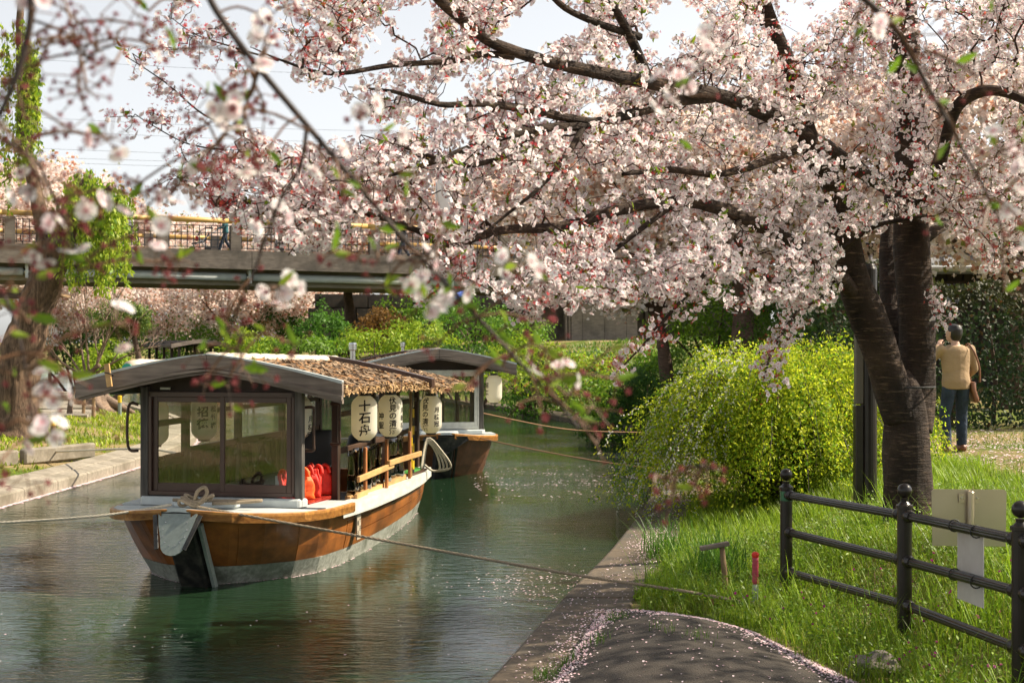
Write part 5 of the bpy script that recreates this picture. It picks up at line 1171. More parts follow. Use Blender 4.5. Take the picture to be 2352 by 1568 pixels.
# ------------------------------------------------------------------ cherry trees in the background
PINK = [(.90, .79, .73), (.92, .84, .79), (.88, .73, .66), (.92, .87, .84)]
def bg_crown(seed, n=13000, r=(4.0, 4.0, 3.4)):
    rng2 = np.random.default_rng(seed); nb = NB(); m_ = 130
    d = unit(rng2.normal(size=(m_, 3))); rad = .35+.65*rng2.random(m_)**.5; c = d*rad[:, None]; k = rng2.integers(0, m_, n)
    P = (c[k]+rng2.normal(0, .10, (n, 3)))*A(r); cc = A(PINK)[rng2.integers(0, 4, n)]*rng2.uniform(.8, 1.15, (n, 1)); kk = rng2.random(n) < .12; cc[kk] = A((.62, .34, .24)); kk = rng2.random(n) < .05; cc[kk] = A((.25, .26, .06))
    nb.inst(CROSS, P, frames(rdirs(n)), rng2.uniform(.09, .19, n), cc); return nb
crowns = []
def bg_tree(label, px, d, zc, s, var, base_z=None, lean=0, trunk_r=.28, group='cherry trees in the background'):
    x = (px-CX)/FPX*d; g = gz(x, d) if base_z is None else base_z; t = thing('cherry_tree', label, 'tree', (x, d, g), 0, group)
    global crowns
    if len(crowns) <= var:
        while len(crowns) <= var:
            nb = bg_crown(100+len(crowns)); tmp = nb.build('crown', M['blossom'], None, local=True); crowns.append(tmp.data); bpy.data.objects.remove(tmp)
    o = link('crown', crowns[var], None, t); o['kind'] = 'stuff'; o.location = (lean, 0, zc-g); o.scale = (s, s, s*.95); o.rotation_euler = (0, 0, px*.37)
    mb = MB(); h = zc-g; trunk(mb, [(0, 0, -.2, trunk_r*1.25), (.05, 0, h*.2, trunk_r), (.1+lean*.3, 0, h*.5, trunk_r*.8), (lean*.7, 0, h*.85, trunk_r*.45)], 10, 5, .05, px)
    for k in range(7):
        a = k*2.2+px; mb.tube(spline(A([(.1+lean*.3, 0, h*.5), (lean*.5+.8*s*math.cos(a), .8*s*math.sin(a), h*.75), (lean+2.4*s*math.cos(a), 2.4*s*math.sin(a), h*(.9+.25*math.sin(k)))]), 4), [trunk_r*(.5-.045*i) for i in range(9)], 6)
    mb.build('trunk', M['bark_far'], t, smooth=True); return t
row = [('behind the willow crown at the left edge', -40, 84, 8.6, 1.25, 0), ('between the willow and the first banner', 120, 92, 9.3, 1.35, 1), ('above the bicycle on the bridge', 262, 88, 7.6, .95, 2), ('above the banner left of the woman in teal', 395, 96, 7.8, 1.0, 0), ('above the woman in teal on the bridge', 500, 90, 6.9, .85, 1),
       ('behind the person in blue', 640, 98, 8.2, 1.05, 2), ('behind the middle railing bays under the boughs', 780, 90, 7.9, 1.0, 0), ('left of the banner under the boughs', 905, 96, 8.9, 1.2, 1), ('right of the banner under the boughs', 1075, 90, 9.2, 1.25, 2), ('directly above the bridge pier', 1260, 95, 11.0, 1.5, 0), ('beyond the pier behind the main boughs', 1450, 85, 11.5, 1.5, 1)]
for lab, px, d, zc, s_, v_ in row: bg_tree('pale pink cherry tree beyond the bridge, '+lab, px, d, zc, s_, v_, base_z=1.0)
row2 = [('seen under the bridge left of the far boat roof', 190, 72, 4.0, .62, 1), ('seen under the bridge above the far boat roof', 380, 78, 3.9, .72, 2), ('seen under the bridge above the roof peak of the orange boat', 520, 74, 4.2, .66, 0), ('seen under the bridge left of the thick bare trunk', 680, 76, 4.4, .7, 1)]
for lab, px, d, zc, s_, v_ in row2: bg_tree('pale pink cherry tree '+lab, px, d, zc, s_, v_, base_z=1.0, trunk_r=.2)
for lab, px, d, zc, s_, v_, ln in (('with thick sunlit trunk under the bridge above the orange boat', 805, 68, 8.6, .8, 2, -.9), ('with lit trunk left of the spirea on the right bank', 1528, 33, 5.0, .62, 0, -.8), ('with dark trunk behind the top of the spirea', 1690, 31, 5.6, .62, 1, .3), ('behind the hedge at the right edge', 2330, 30, 6.0, .75, 2, 0), ('behind the lamp pole and main trunk', 1905, 33, 6.3, .7, 0, 0)):
    bg_tree('cherry tree '+lab, px, d, zc, s_, v_, lean=ln, trunk_r=.27 if px != 1528 else .17)
# ------------------------------------------------------------------ the main cherry tree
TB = at(2085, 1222, 12.0); TB.z = gz(TB.x, TB.y)
ct = thing('cherry_tree', 'large cherry tree in full bloom leaning over the water, forked trunk beside the fence', 'tree', TB)
LIMBS = [  # (px, py, distance, radius in m)
 [(2087, 1300, 12.0, .30), (2087, 1215, 12.0, .228), (2086, 1100, 12.0, .20), (2084, 980, 12.0, .19), (2078, 900, 12.0, .15), (2072, 850, 12.02, .06)],
 [(2095, 990, 12.05, .17), (2103, 880, 12.1, .165), (2106, 760, 12.1, .155), (2100, 640, 12.1, .15), (2094, 500, 12.1, .145), (2088, 330, 12.15, .13), (2082, 120, 12.2, .115), (2074, -120, 12.3, .10)],
 [(2070, 960, 11.95, .15), (2040, 860, 11.9, .155), (1998, 740, 11.8, .15), (1962, 640, 11.7, .135), (1940, 540, 11.6, .12), (1915, 430, 11.4, .10), (1860, 330, 11.1, .085), (1820, 180, 10.9, .07), (1760, 20, 10.7, .05), (1720, -100, 10.6, .04)],
 [(2060, 800, 12.3, .10), (2045, 680, 12.5, .09), (2040, 560, 12.7, .08), (2055, 430, 12.9, .07), (2120, 300, 13.1, .06)],
 [(1975, 690, 11.75, .09), (1905, 615, 11.4, .085), (1830, 565, 11.0, .075), (1740, 515, 10.5, .065), (1650, 478, 10.1, .058), (1560, 462, 9.8, .052), (1430, 480, 9.5, .046), (1290, 520, 9.2, .042), (1160, 528, 8.9, .036), (1030, 560, 8.6, .03), (960, 530, 8.4, .025), (860, 495, 8.2, .02), (700, 463, 8.0, .014), (610, 452, 7.9, .008)],
 [(2040, 430, 12.6, .09), (1940, 370, 11.6, .085), (1800, 280, 10.7, .078), (1660, 222, 9.9, .07), (1560, 205, 9.5, .062), (1490, 190, 9.2, .058), (1390, 170, 8.9, .052), (1260, 142, 8.6, .048), (1140, 102, 8.3, .044), (1070, 52, 8.1, .04), (1000, -10, 7.9, .035), (900, -120, 7.7, .028)],
 [(1490, 190, 9.2, .05), (1468, 130, 9.1, .042), (1440, 70, 9.0, .036), (1405, 0, 8.9, .03), (1380, -110, 8.8, .024)],
 [(1470, 85, 9.1, .035), (1390, 60, 8.9, .03), (1300, 20, 8.7, .028), (1240, -40, 8.6, .024)],
 [(1640, 222, 9.85, .055), (1540, 235, 9.5, .045), (1450, 262, 9.2, .042), (1340, 287, 8.9, .038), (1240, 296, 8.6, .032), (1120, 325, 8.3, .026), (1000, 370, 8.1, .02), (900, 402, 7.9, .013), (820, 420, 7.8, .003)],
 [(1380, 283, 9.0, .034), (1290, 268, 8.75, .034), (1190, 248, 8.5, .032), (1100, 238, 8.3, .028), (1010, 240, 8.1, .02), (900, 210, 7.9, .013), (800, 200, 7.8, .003)],
 [(1180, 130, 8.4, .03), (1110, 125, 8.3, .026), (1040, 140, 8.1, .022), (900, 150, 7.9, .018), (760, 170, 7.7, .014), (650, 140, 7.6, .009), (580, 110, 7.5, .003)],
 [(1240, 300, 8.6, .026), (1150, 360, 8.4, .02), (1060, 380, 8.2, .017), (950, 345, 8.0, .013), (830, 310, 7.8, .003)],
 [(2095, 480, 12.1, .07), (2150, 400, 11.6, .07), (2190, 260, 11.3, .06), (2240, 215, 11.2, .055), (2300, 210, 11.1, .05), (2380, 240, 11.0, .045), (2460, 260, 11.0, .04)],
 [(2110, 560, 12.2, .07), (2190, 505, 12.6, .075), (2260, 530, 12.9, .07), (2340, 570, 13.1, .06), (2450, 600, 13.3, .05)],
 [(1905, 612, 11.4, .03), (1950, 560, 11.2, .03), (2010, 520, 11.0, .026), (2070, 505, 10.8, .02), (2130, 495, 10.7, .012)],
 [(1935, 640, 11.6, .03), (1880, 690, 11.2, .026), (1835, 715, 11.0, .022), (1800, 760, 10.9, .018), (1772, 810, 10.8, .013), (1755, 870, 10.7, .008)],
 [(1700, 500, 10.3, .03), (1660, 580, 10.0, .022), (1600, 650, 9.8, .018), (1530, 730, 9.6, .014), (1470, 800, 9.5, .01), (1410, 860, 9.4, .006)],
 [(1560, 462, 9.8, .03), (1480, 520, 9.5, .026), (1390, 590, 9.3, .02), (1290, 660, 9.1, .015), (1220, 710, 9.0, .01)],
 [(1340, 290, 8.9, .026), (1300, 360, 8.7, .024), (1240, 430, 8.5, .018), (1180, 480, 8.4, .012), (1080, 560, 8.3, .008)],
 [(1860, 330, 11.1, .05), (1760, 370, 10.5, .04), (1650, 400, 10.0, .032), (1540, 390, 9.7, .026), (1430, 400, 9.4, .018)],
 [(1640, 470, 10.1, .03), (1740, 620, 10.2, .024), (1800, 650, 10.3, .018), (1850, 670, 10.4, .01)],
 [(1010, 560, 8.6, .014), (1000, 620, 8.5, .01), (960, 680, 8.45, .006)],
 [(560, 300, 7.6, .008), (470, 265, 7.5, .0065), (380, 190, 7.4, .005), (290, 130, 7.35, .003)],
 [(520, 345, 7.7, .007), (430, 330, 7.6, .005), (345, 285, 7.5, .004), (310, 262, 7.5, .003)],
 [(600, 452, 7.9, .007), (520, 480, 7.8, .006), (450, 440, 7.7, .004), (405, 405, 7.6, .003)],
 [(640, 140, 7.6, .007), (540, 110, 7.5, .006), (450, 80, 7.4, .004), (395, 42, 7.35, .003)],
]
mb = MB(); nodes = []
for i, L in enumerate(LIMBS):
    if i > 3: L = [(a, b, c, r*.8) for a, b, c, r in L]
    P4 = [pt4(*l) for l in L]; big = L[0][3] > .06
    trunk(mb, P4, 16 if i < 4 else (10 if big else 6), 8 if big else 5, .045 if i < 4 else .05, i)
    C = spline(P4, 14)
    nodes.append(C[C[:, 3] < .1][:, :3] if i > 0 else C[-2:, :3])
mb.build('trunk', M['bark'], ct, smooth=True, world=True)
o = MB().tube([TB+Vector((.225*math.cos(k)*(1+.0*k)-.0, .215*math.sin(k), at(2085, 888, 12).z-TB.z)) for k in np.linspace(0, 6.3, 30)], .008, 6).build('wire_tie', M['blackpaint'], ct, world=True)

# crown volume: what the tree fills, from polygons of its outline and a distance for every part of it
polyA = A([(660, -160), (625, 60), (690, 190), (850, 262), (1000, 300), (1000, -160)])
polyB = A([(470, 345), (560, 305), (680, 350), (800, 335), (1000, 300), (1000, 560), (900, 545), (780, 560), (650, 570), (560, 530), (480, 460), (430, 385)])
polyC = A([(1000, -160), (2520, -160), (2520, 560), (2352, 640), (2270, 625), (2210, 540), (2140, 505), (2040, 520), (1960, 590), (1935, 680), (1860, 710), (1790, 690), (1710, 715), (1560, 690), (1480, 690), (1350, 705), (1240, 720), (1150, 680), (1060, 640), (1000, 560)])
def dep(px): return np.interp(px, [300, 700, 1200, 1700, 2050, 2352, 2520], [7.4, 7.8, 8.8, 10.2, 11.5, 11.6, 11.6])
def in_poly(n, poly, thin):
    lo, hi = poly.min(0), poly.max(0); out = []
    while sum(map(len, out)) < n:
        Q = rng.uniform(lo, hi, (n*2, 2)); Q = Q[inside(Q, poly)]
        nz = vnoise(np.c_[Q*.011, np.zeros(len(Q))], 1.0, 2)+.5*vnoise(np.c_[Q*.03, np.ones(len(Q))], 1.0, 5); Q = Q[rng.random(len(Q)) < np.clip(.55+.95*nz, .03, 1)]
        Q = Q[~(((Q[:, 0]-1285)/75)**2+((Q[:, 1]-55)/42)**2 < 1)]; Q = Q[~(((Q[:, 0]-690)/85)**2+((Q[:, 1]-292)/38)**2 < 1)]; Q = Q[~(((Q[:, 0]-1003)/22)**2+((Q[:, 1]-440)/45)**2 < 1)]
        # keep the visible trunk clear
        Q = Q[~((Q[:, 0] > 1930) & (Q[:, 0] < 2140) & (Q[:, 1] > 530))]
        out.append(Q)
    Q = np.concatenate(out)[:n]; d = dep(Q[:, 0])+rng.normal(.15, .62, n)*thin
    return np.stack([(Q[:, 0]-CX)/FPX*d, d, CAMZ-(Q[:, 1]-HY)/FPX*d], 1)
PT = np.concatenate([in_poly(430, polyA, .8), in_poly(740, polyB, .8), in_poly(6600, polyC, 1.0)])
# sprays along the drooping and outer twigs
ex = []
for i in (15, 16, 17, 20, 21, 22, 23, 24, 25):
    C = spline([pt4(*l) for l in LIMBS[i]], 10)[:, :3]; k = rng.integers(len(C)//4, len(C), {15: 60, 16: 60, 20: 40, 21: 24, 22: 26, 23: 22}.get(i, 40)); ex.append(C[k]+rng.normal(0, .06, (len(k), 3)))
PT = np.concatenate([PT]+ex)
extra = np.stack([at(2150+rnd.uniform(-15, 50), 690+rnd.uniform(-25, 60), 11.6) for _ in range(16)]); PT = np.concatenate([PT, A(extra)])
# unseen part of the crown, above and right, added to shade the path
e = rdirs(1500)*(rng.random((1500, 1))**.4); e = A((5.0, 10.2, 4.9))+e*A((2.4, 2.3, 1.0)); e = e[~((CAMZ-(CAMZ-e[:, 2]) < 0))]
ee = np.stack([CX+e[:, 0]/e[:, 1]*FPX, HY-(e[:, 2]-CAMZ)/e[:, 1]*FPX], 1); PT = np.concatenate([PT, e[(ee[:, 0] > 2400) | (ee[:, 1] < -20)]])
# keep the big limbs in sight: thin out what hangs in front of them
LM = np.concatenate([spline([pt4(*l) for l in L], 14) for L in LIMBS[1:20]]); LMp = np.stack([CX+LM[:, 0]/LM[:, 1]*FPX, HY-(LM[:, 2]-CAMZ)/LM[:, 1]*FPX], 1); k = (LM[:, 3] > .028) & (LMp[:, 0] < 1720); LM, LMp = LM[k], LMp[k]
Pp = np.stack([CX+PT[:, 0]/PT[:, 1]*FPX, HY-(PT[:, 2]-CAMZ)/PT[:, 1]*FPX], 1); front = np.zeros(len(PT), bool)
for s0 in range(0, len(PT), 2000):
    dd = np.linalg.norm(Pp[s0:s0+2000, None]-LMp[None], axis=2); j = dd.argmin(1); front[s0:s0+2000] = (dd.min(1) < 12+LM[j, 3]*FPX/LM[j, 1]) & (PT[s0:s0+2000, 1] < LM[j, 1]+.05)
PT = PT[~(front & (rng.random(len(PT)) < .6))]
# twigs: grow a tree outwards from the limbs through the points (nearest first)
NODE = np.concatenate(nodes); nN = len(NODE); n = len(PT)
best = np.full(n, 1e9); par = np.zeros(n, int); plen = np.zeros(n)
for s0 in range(0, nN, 400):
    D = np.linalg.norm(PT[:, None]-NODE[None, s0:s0+400], axis=2); j = D.argmin(1); dm = D[np.arange(n), j]; k = dm < best; best[k] = dm[k]; par[k] = -(j[k]+s0)-1
order = []; done = np.zeros(n, bool); cost = best.copy(); pl = best.copy()
for it in range(n):
    i = int(np.argmin(np.where(done, 1e9, cost))); done[i] = True; order.append(i); plen[i] = pl[i]
    dd = np.linalg.norm(PT-PT[i], axis=1); c2 = dd+.22*plen[i]; k = (~done) & (c2 < cost); cost[k] = c2[k]; par[k] = i; pl[k] = plen[i]+dd[k]
load = np.ones(n)
for i in reversed(order):
    if par[i] >= 0: load[par[i]] += load[i]
tw = NB(); ok = best >= 0
a_ = np.where(par[:, None] >= 0, PT[np.maximum(par, 0)], NODE[np.minimum(np.maximum(-par-1, 0), nN-1)]); b_ = PT
r1 = np.clip(.0012+.0009*np.sqrt(load), .0016, .010); mid = (a_+b_)/2+rng.normal(0, .02, (n, 3))
for p0, p1 in ((a_, mid), (mid, b_)):
    d = unit(p1-p0); u = unit(np.cross(d, A([[.3, .2, 1.]]))); w_ = np.cross(d, u); ring = []
    for q_ in (p0, p1):
        for k in range(3): t = 2*math.pi*k/3; ring.append(q_+(u*math.cos(t)+w_*math.sin(t))*r1[:, None])
    V = np.stack(ring, 1); T = [(k, (k+1) % 3, 3+(k+1) % 3) for k in range(3)]+[(k, 3+(k+1) % 3, 3+k) for k in range(3)]
    tw.raw(V.reshape(-1, 3), (np.array(T)[None]+(np.arange(n)*6)[:, None, None]).reshape(-1, 3), A((.055, .034, .028)))
tw.build('twigs', M['chip'], ct)

# blossom clusters
def cluster_parts(c, out, red, nb, nfl, spread=.054, size=.038, leaf=.24, rich=False):
    """c: centres, out: outward dirs, red: share of flowers that have dropped their petals"""
    n = len(c); N_ = n*nfl; ci = np.repeat(np.arange(n), nfl); d = unit(rdirs(N_)+.55*out[ci]+A([[0, 0, -.12]])); L = rng.uniform(.55, 1.15, N_)*spread
    P = c[ci]+d*L[:, None]; isred = rng.random(N_) < red[ci]; k = ~isred
    tint = np.clip(rng.normal(.97, .05, (N_, 1)), .8, 1.06)*np.where(rng.random((N_, 1)) < .25, A([[1, .94, .955]]), A([[1, 1, 1]]))
    nb.inst(FLOWER_R if rich else FLOWER, P[k], frames(d[k]+.45*rdirs(k.sum())), rng.uniform(.85, 1.12, k.sum())*size, tint[k])
    k = isred; nb.inst(STAR, P[k], frames(d[k]), rng.uniform(.7, 1.2, k.sum())*size*.85, A([[1, 1, 1]])*rng.uniform(.7, 1.5, (k.sum(), 1))*np.where(rng.random((k.sum(), 1)) < .3, A([[1.25, 2.0, 1.1]]), A([[1, 1, 1]])))
    # flower stalks
    u = unit(np.cross(d, rdirs(N_)))*.0011; V = np.stack([c[ci]-u, c[ci]+u, P], 1); sc_ = np.where(isred[:, None, None], A([[[.30, .10, .04]]]), A([[[.20, .16, .05]]]))
    nb.raw(V.reshape(-1, 3), np.arange(N_*3).reshape(-1, 3), np.broadcast_to(sc_, (N_, 3, 3)).reshape(-1, 3))
    kl = np.where(rng.random(n) < leaf)[0]; kl = np.repeat(kl, 4); m_ = len(kl)
    if m_: nb.inst(LEAF, c[kl]+rng.normal(0, .008, (m_, 3)), frames_y(rdirs(m_)+out[kl]*.8+A([[0, 0, .35]]), rdirs(m_)), rng.uniform(.6, 1.25, m_)*.046*(size/.036), leaf_cols(m_, (.12, .24, .02), (.26, .36, .03), (.20, .13, .03), .25))
cen = PT; out = unit(PT-a_+.3*rdirs(n)); nz = vnoise(PT, 1.6, 3)+.6*vnoise(PT, 4.5, 8); red = np.clip(.25+.42*nz, .03, .85)
left = np.clip((.2-PT[:, 0])/1.6, 0, 1); red = np.clip(red+.1*left, 0, .85)
px_of = CX+PT[:, 0]/PT[:, 1]*FPX; red[(px_of < 560) | ((px_of > 1380) & (px_of < 1520) & (PT[:, 2] < 2.35))] = .62
near = np.argsort(PT[:, 1]+rng.normal(0, .4, n)); near = near[(px_of[near] > 300) & (px_of[near] < 2352)][:300]
rest = np.setdiff1d(np.arange(n), near)
nb = NB(); cluster_parts(cen[rest], out[rest], red[rest], nb, 8); nb.build('crown', M['blossom'], ct)
protos = []
for k in range(8):
    nb = NB(); c0 = np.zeros((1, 3)); cluster_parts(c0, A([[0, 0, 1.]]), A([.15+.09*k]), nb, 7, leaf=.3 if k % 2 else 0); t_ = nb.build('tmp', M['blossom'], None, stuff=False, local=True); protos.append(t_.data); bpy.data.objects.remove(t_)
for i in near:
    o = link('blossom_cluster', protos[min(7, int(red[i]*9))], None, ct); o.location = Vector(PT[i])-TB; o.rotation_mode = 'QUATERNION'; o.rotation_quaternion = Vector(out[i]).to_track_quat('Z', 'Y')
# ------------------------------------------------------------------ out-of-focus cherry branches close to the camera
fl_mesh = {}
def proto(kind):
    if kind not in fl_mesh:
        nb = NB(); I3 = np.eye(3)[None]
        tpl, c, s_ = {'blossom': (FLOWER_R, A([[1, 1, 1]]), .034), 'blossom2': (FLOWER_R, A([[1, .9, .93]]), .031), 'calyx': (STAR, A([[1, 1, 1]]), .026), 'leaf': (LEAF, A([[.16, .28, .02]]), .05), 'leaf2': (LEAF, A([[.24, .34, .03]]), .042)}[kind]
        if kind == 'calyx':
            for k in range(3): nb.inst(tpl, A([[0, 0, .002*k]]), frames(A([[.3*k-.3, .2*k, 1]])), [s_*.8], A([[.5, 1.4, 1.1]]))
        else: nb.inst(tpl, np.zeros((1, 3)), I3, [s_], c)
        t_ = nb.build(kind, M['leaf'] if 'leaf' in kind else M['blossom'], None, stuff=False, local=True); fl_mesh[kind] = t_.data; bpy.data.objects.remove(t_)
    return fl_mesh[kind]
def near_branch(label, pts, r0, r1, nspur, fl, lf, bud, seed, side=1.0, stalk=.035, m='twig', extra=()):
    rr = random.Random(seed); P = [at(*q) for q in pts]; t = thing('cherry_branch', label, 'branch', P[0], 0, 'blurred cherry branches close to the camera')
    C = spline(P, 8); K = len(C); mb = MB(); mb.tube(C, [r0+(r1-r0)*i/(K-1) for i in range(K)], 8); stk = MB()
    def put(kind, pos, d, s_=1.0):
        o = link({'blossom2': 'blossom', 'leaf2': 'leaf'}.get(kind, kind), proto(kind), None, t); o.location = Vector(pos)-P[0]; o.rotation_mode = 'QUATERNION'
        d = Vector(d).normalized()
        o.rotation_quaternion = d.to_track_quat('Y' if 'leaf' in kind else 'Z', 'X' if 'leaf' in kind else 'Y'); o.scale = (s_,)*3
    spurs = [Vector(C[rr.randint(int(K*.08), K-1)]) for _ in range(nspur)]+[at(*e) for e in extra]
    for si, c in enumerate(spurs):
        d0 = Vector((rr.gauss(0, 1), rr.gauss(0, .8), rr.gauss(-.1, .9))).normalized()
        if si < nspur:
            L_ = rr.uniform(.02, .12)*side; e = c+d0*L_; stk.tube(spline([c, c+d0*L_*.5+Vector((0, 0, .01)), e], 3), [.0022]*7, 5)
        else: e = c
        for _ in range(rr.choice(fl)*rr.choice((2, 3)) if rr.random() < .34 else 0):
            d = (Vector((rr.gauss(0, 1), rr.gauss(0, 1), rr.gauss(-.35, .9)))+d0*.5).normalized(); L2 = stalk*rr.uniform(.7, 1.2); q = e+d*L2; stk.tube([e, q], .0009, 4); put(rr.choice(('blossom', 'blossom', 'blossom2')), q, d, rr.uniform(.8, 1.05))
        for _ in range(rr.choice(bud)):
            d = (Vector((rr.gauss(0, 1), rr.gauss(0, 1), rr.gauss(-.2, .9)))+d0*.5).normalized(); L2 = stalk*rr.uniform(.7, 1.3); q = e+d*L2; stk.tube([e, q], .0009, 4); put('calyx', q, d, rr.uniform(.6, 1.0))
        for _ in range(rr.choice(lf)): put(rr.choice(('leaf', 'leaf2')), e, Vector((rr.gauss(0, 1), rr.gauss(0, .7), rr.gauss(.3, .8))), rr.uniform(.6, 1.05))
    mb.build('wood', M[m], t, smooth=True, world=True); tag(stk.build('stalks', M['stalk'], t, world=True), kind='stuff')
M['stalk'] = mat('red_green_stalk', (.16, .07, .035), (.10, .05, .02), 40, rough=.6)
D = 2.3
near_branch('long dark blurred branch crossing diagonally from the top left towards the boats', [(455, -60, D), (500, 30, D), (585, 145, D), (700, 282, D), (775, 370, D), (835, 440, D), (910, 530, D), (1000, 625, D+.05), (1070, 700, D+.05), (1140, 775, D+.1), (1210, 850, D+.1), (1290, 935, D+.15), (1330, 985, D+.15)], .0062, .0022, 34, (0, 1, 1, 2), (0, 1, 1), (2, 3, 4), 3, 1.3,
            extra=[(1230, 755, D), (1245, 790, D), (1180, 800, D), (1330, 960, D+.1), (1350, 950, D+.1), (1190, 610, D), (960, 655, D), (800, 590, D), (640, 655, D), (525, 880, D), (520, 760, D), (1290, 870, D)])
near_branch('thin blurred side twig hanging from the long branch towards the bridge', [(705, 290, D), (690, 380, D+.03), (648, 452, D+.05), (612, 545, D+.05), (592, 600, D+.05), (560, 680, D+.05), (525, 760, D+.06)], .0038, .0015, 7, (0, 0, 1), (0, 0, 1), (1, 2), 5, .8)
near_branch('blurred twigs with sparse buds against the sky above the long branch', [(600, 150, D), (560, 250, D), (500, 330, D), (430, 400, D+.05), (380, 470, D+.05)], .0028, .0013, 20, (0, 1, 1), (0, 0, 1), (3, 4, 5), 8, 1.2, extra=[(520, 130, D), (560, 190, D), (480, 110, D), (600, 215, D), (760, 60, D), (720, 20, D), (640, 20, D), (690, 100, D), (830, 250, D), (880, 300, D)])
near_branch('dark blurred branch down the upper left edge of the picture', [(70, -50, 2.0), (72, 20, 2.0), (62, 90, 2.0), (40, 170, 2.0), (15, 230, 2.0), (-30, 320, 2.0)], .0065, .004, 6, (0, 1), (0, 1), (1, 2), 12, 1.0)
near_branch('blurred budding twigs reaching right from the upper left branch', [(70, 45, 2.1), (140, 70, 2.1), (165, 95, 2.1), (195, 130, 2.1), (260, 105, 2.1), (340, 112, 2.1)], .0024, .0011, 18, (0, 0, 1, 1), (0,), (3, 4, 5), 14, 1.1, extra=[(190, 15, 2.1), (230, 35, 2.1), (310, 30, 2.1), (175, 100, 2.1), (240, 80, 2.1), (320, 95, 2.1)])
near_branch('blurred twigs with pink buds spreading over the left side of the bridge', [(-20, 300, 2.2), (40, 340, 2.2), (90, 380, 2.2), (130, 470, 2.2), (165, 540, 2.2), (180, 640, 2.2)], .0034, .0014, 24, (0, 1, 1, 2), (0, 0, 1), (3, 4, 5), 17, 1.4, extra=[(100, 170, 2.2), (180, 215, 2.2), (230, 310, 2.2), (255, 320, 2.2), (160, 300, 2.2), (200, 490, 2.2), (215, 520, 2.2), (185, 390, 2.2), (330, 420, 2.2), (90, 560, 2.2), (60, 480, 2.2), (400, 590, 2.2), (410, 600, 2.2), (360, 560, 2.2), (330, 610, 2.2)])
near_branch('blurred blossoming twigs hanging in front of the willow trunk at the left', [(-30, 620, 2.1), (20, 700, 2.1), (45, 780, 2.1), (60, 860, 2.1), (70, 940, 2.1), (75, 1010, 2.1)], .003, .0014, 16, (0, 1, 2), (0, 1), (2, 3, 4), 19, 1.2, extra=[(40, 620, 2.1), (80, 640, 2.1), (30, 860, 2.1), (60, 1085, 2.1), (78, 1105, 2.1), (110, 1000, 2.1), (20, 950, 2.1), (85, 560, 2.1)])
near_branch('thin blurred curved twig hanging from the top edge left of the long branch', [(450, -60, 2.3), (395, 20, 2.3), (400, 75, 2.3), (425, 110, 2.3)], .002, .001, 3, (0,), (0, 1), (1,), 22, .5)
near_branch('blurred branch slanting down the upper right in front of the blossom', [(1940, -40, 2.4), (2005, 15, 2.4), (2055, 65, 2.4), (2095, 130, 2.4), (2140, 215, 2.4), (2190, 300, 2.4), (2215, 350, 2.4), (2260, 430, 2.4), (2300, 520, 2.4)], .0065, .002, 18, (0, 1, 1, 2), (0, 1, 1), (1, 2, 3), 25, 1.2, extra=[(2110, 165, 2.4), (2105, 180, 2.4), (2340, 300, 2.4), (2290, 340, 2.4), (2265, 470, 2.4), (2330, 530, 2.4), (2280, 30, 2.4), (1960, 90, 2.4), (2330, 430, 2.4)])
near_branch('small blurred flower sprig in the middle of the main boughs', [(1640, 110, 2.4), (1600, 160, 2.4), (1575, 200, 2.4), (1555, 250, 2.4)], .0018, .0012, 3, (1, 2), (0, 1), (1,), 27, .6, extra=[(1565, 195, 2.4), (1550, 200, 2.4), (1690, 340, 2.4), (1590, 345, 2.4), (1630, 70, 2.4)])
near_branch('small blurred sprig of red buds in front of the dark foot of the spirea', [(1640, 1078, 2.3), (1590, 1070, 2.3), (1540, 1100, 2.3), (1495, 1092, 2.3)], .0016, .001, 8, (0,), (0, 0, 1), (2, 3), 29, .5)
near_branch('blurred sprigs of leaves and buds over the roof peak of the orange boat', [(560, 760, 2.3), (540, 820, 2.3), (525, 880, 2.3), (535, 960, 2.3)], .0016, .001, 8, (0, 1), (0, 1), (2, 3), 31, .8, extra=[(500, 845, 2.3), (590, 850, 2.3)])
near_branch('blurred leafy sprig crossing the bridge fascia near the pipe', [(1020, 560, 2.3), (960, 590, 2.3), (880, 605, 2.3), (800, 600, 2.3)], .0018, .001, 6, (0, 1), (1, 2), (1, 2), 33, .8, extra=[(1040, 660, 2.3), (930, 640, 2.3), (1060, 695, 2.3), (980, 690, 2.3)])

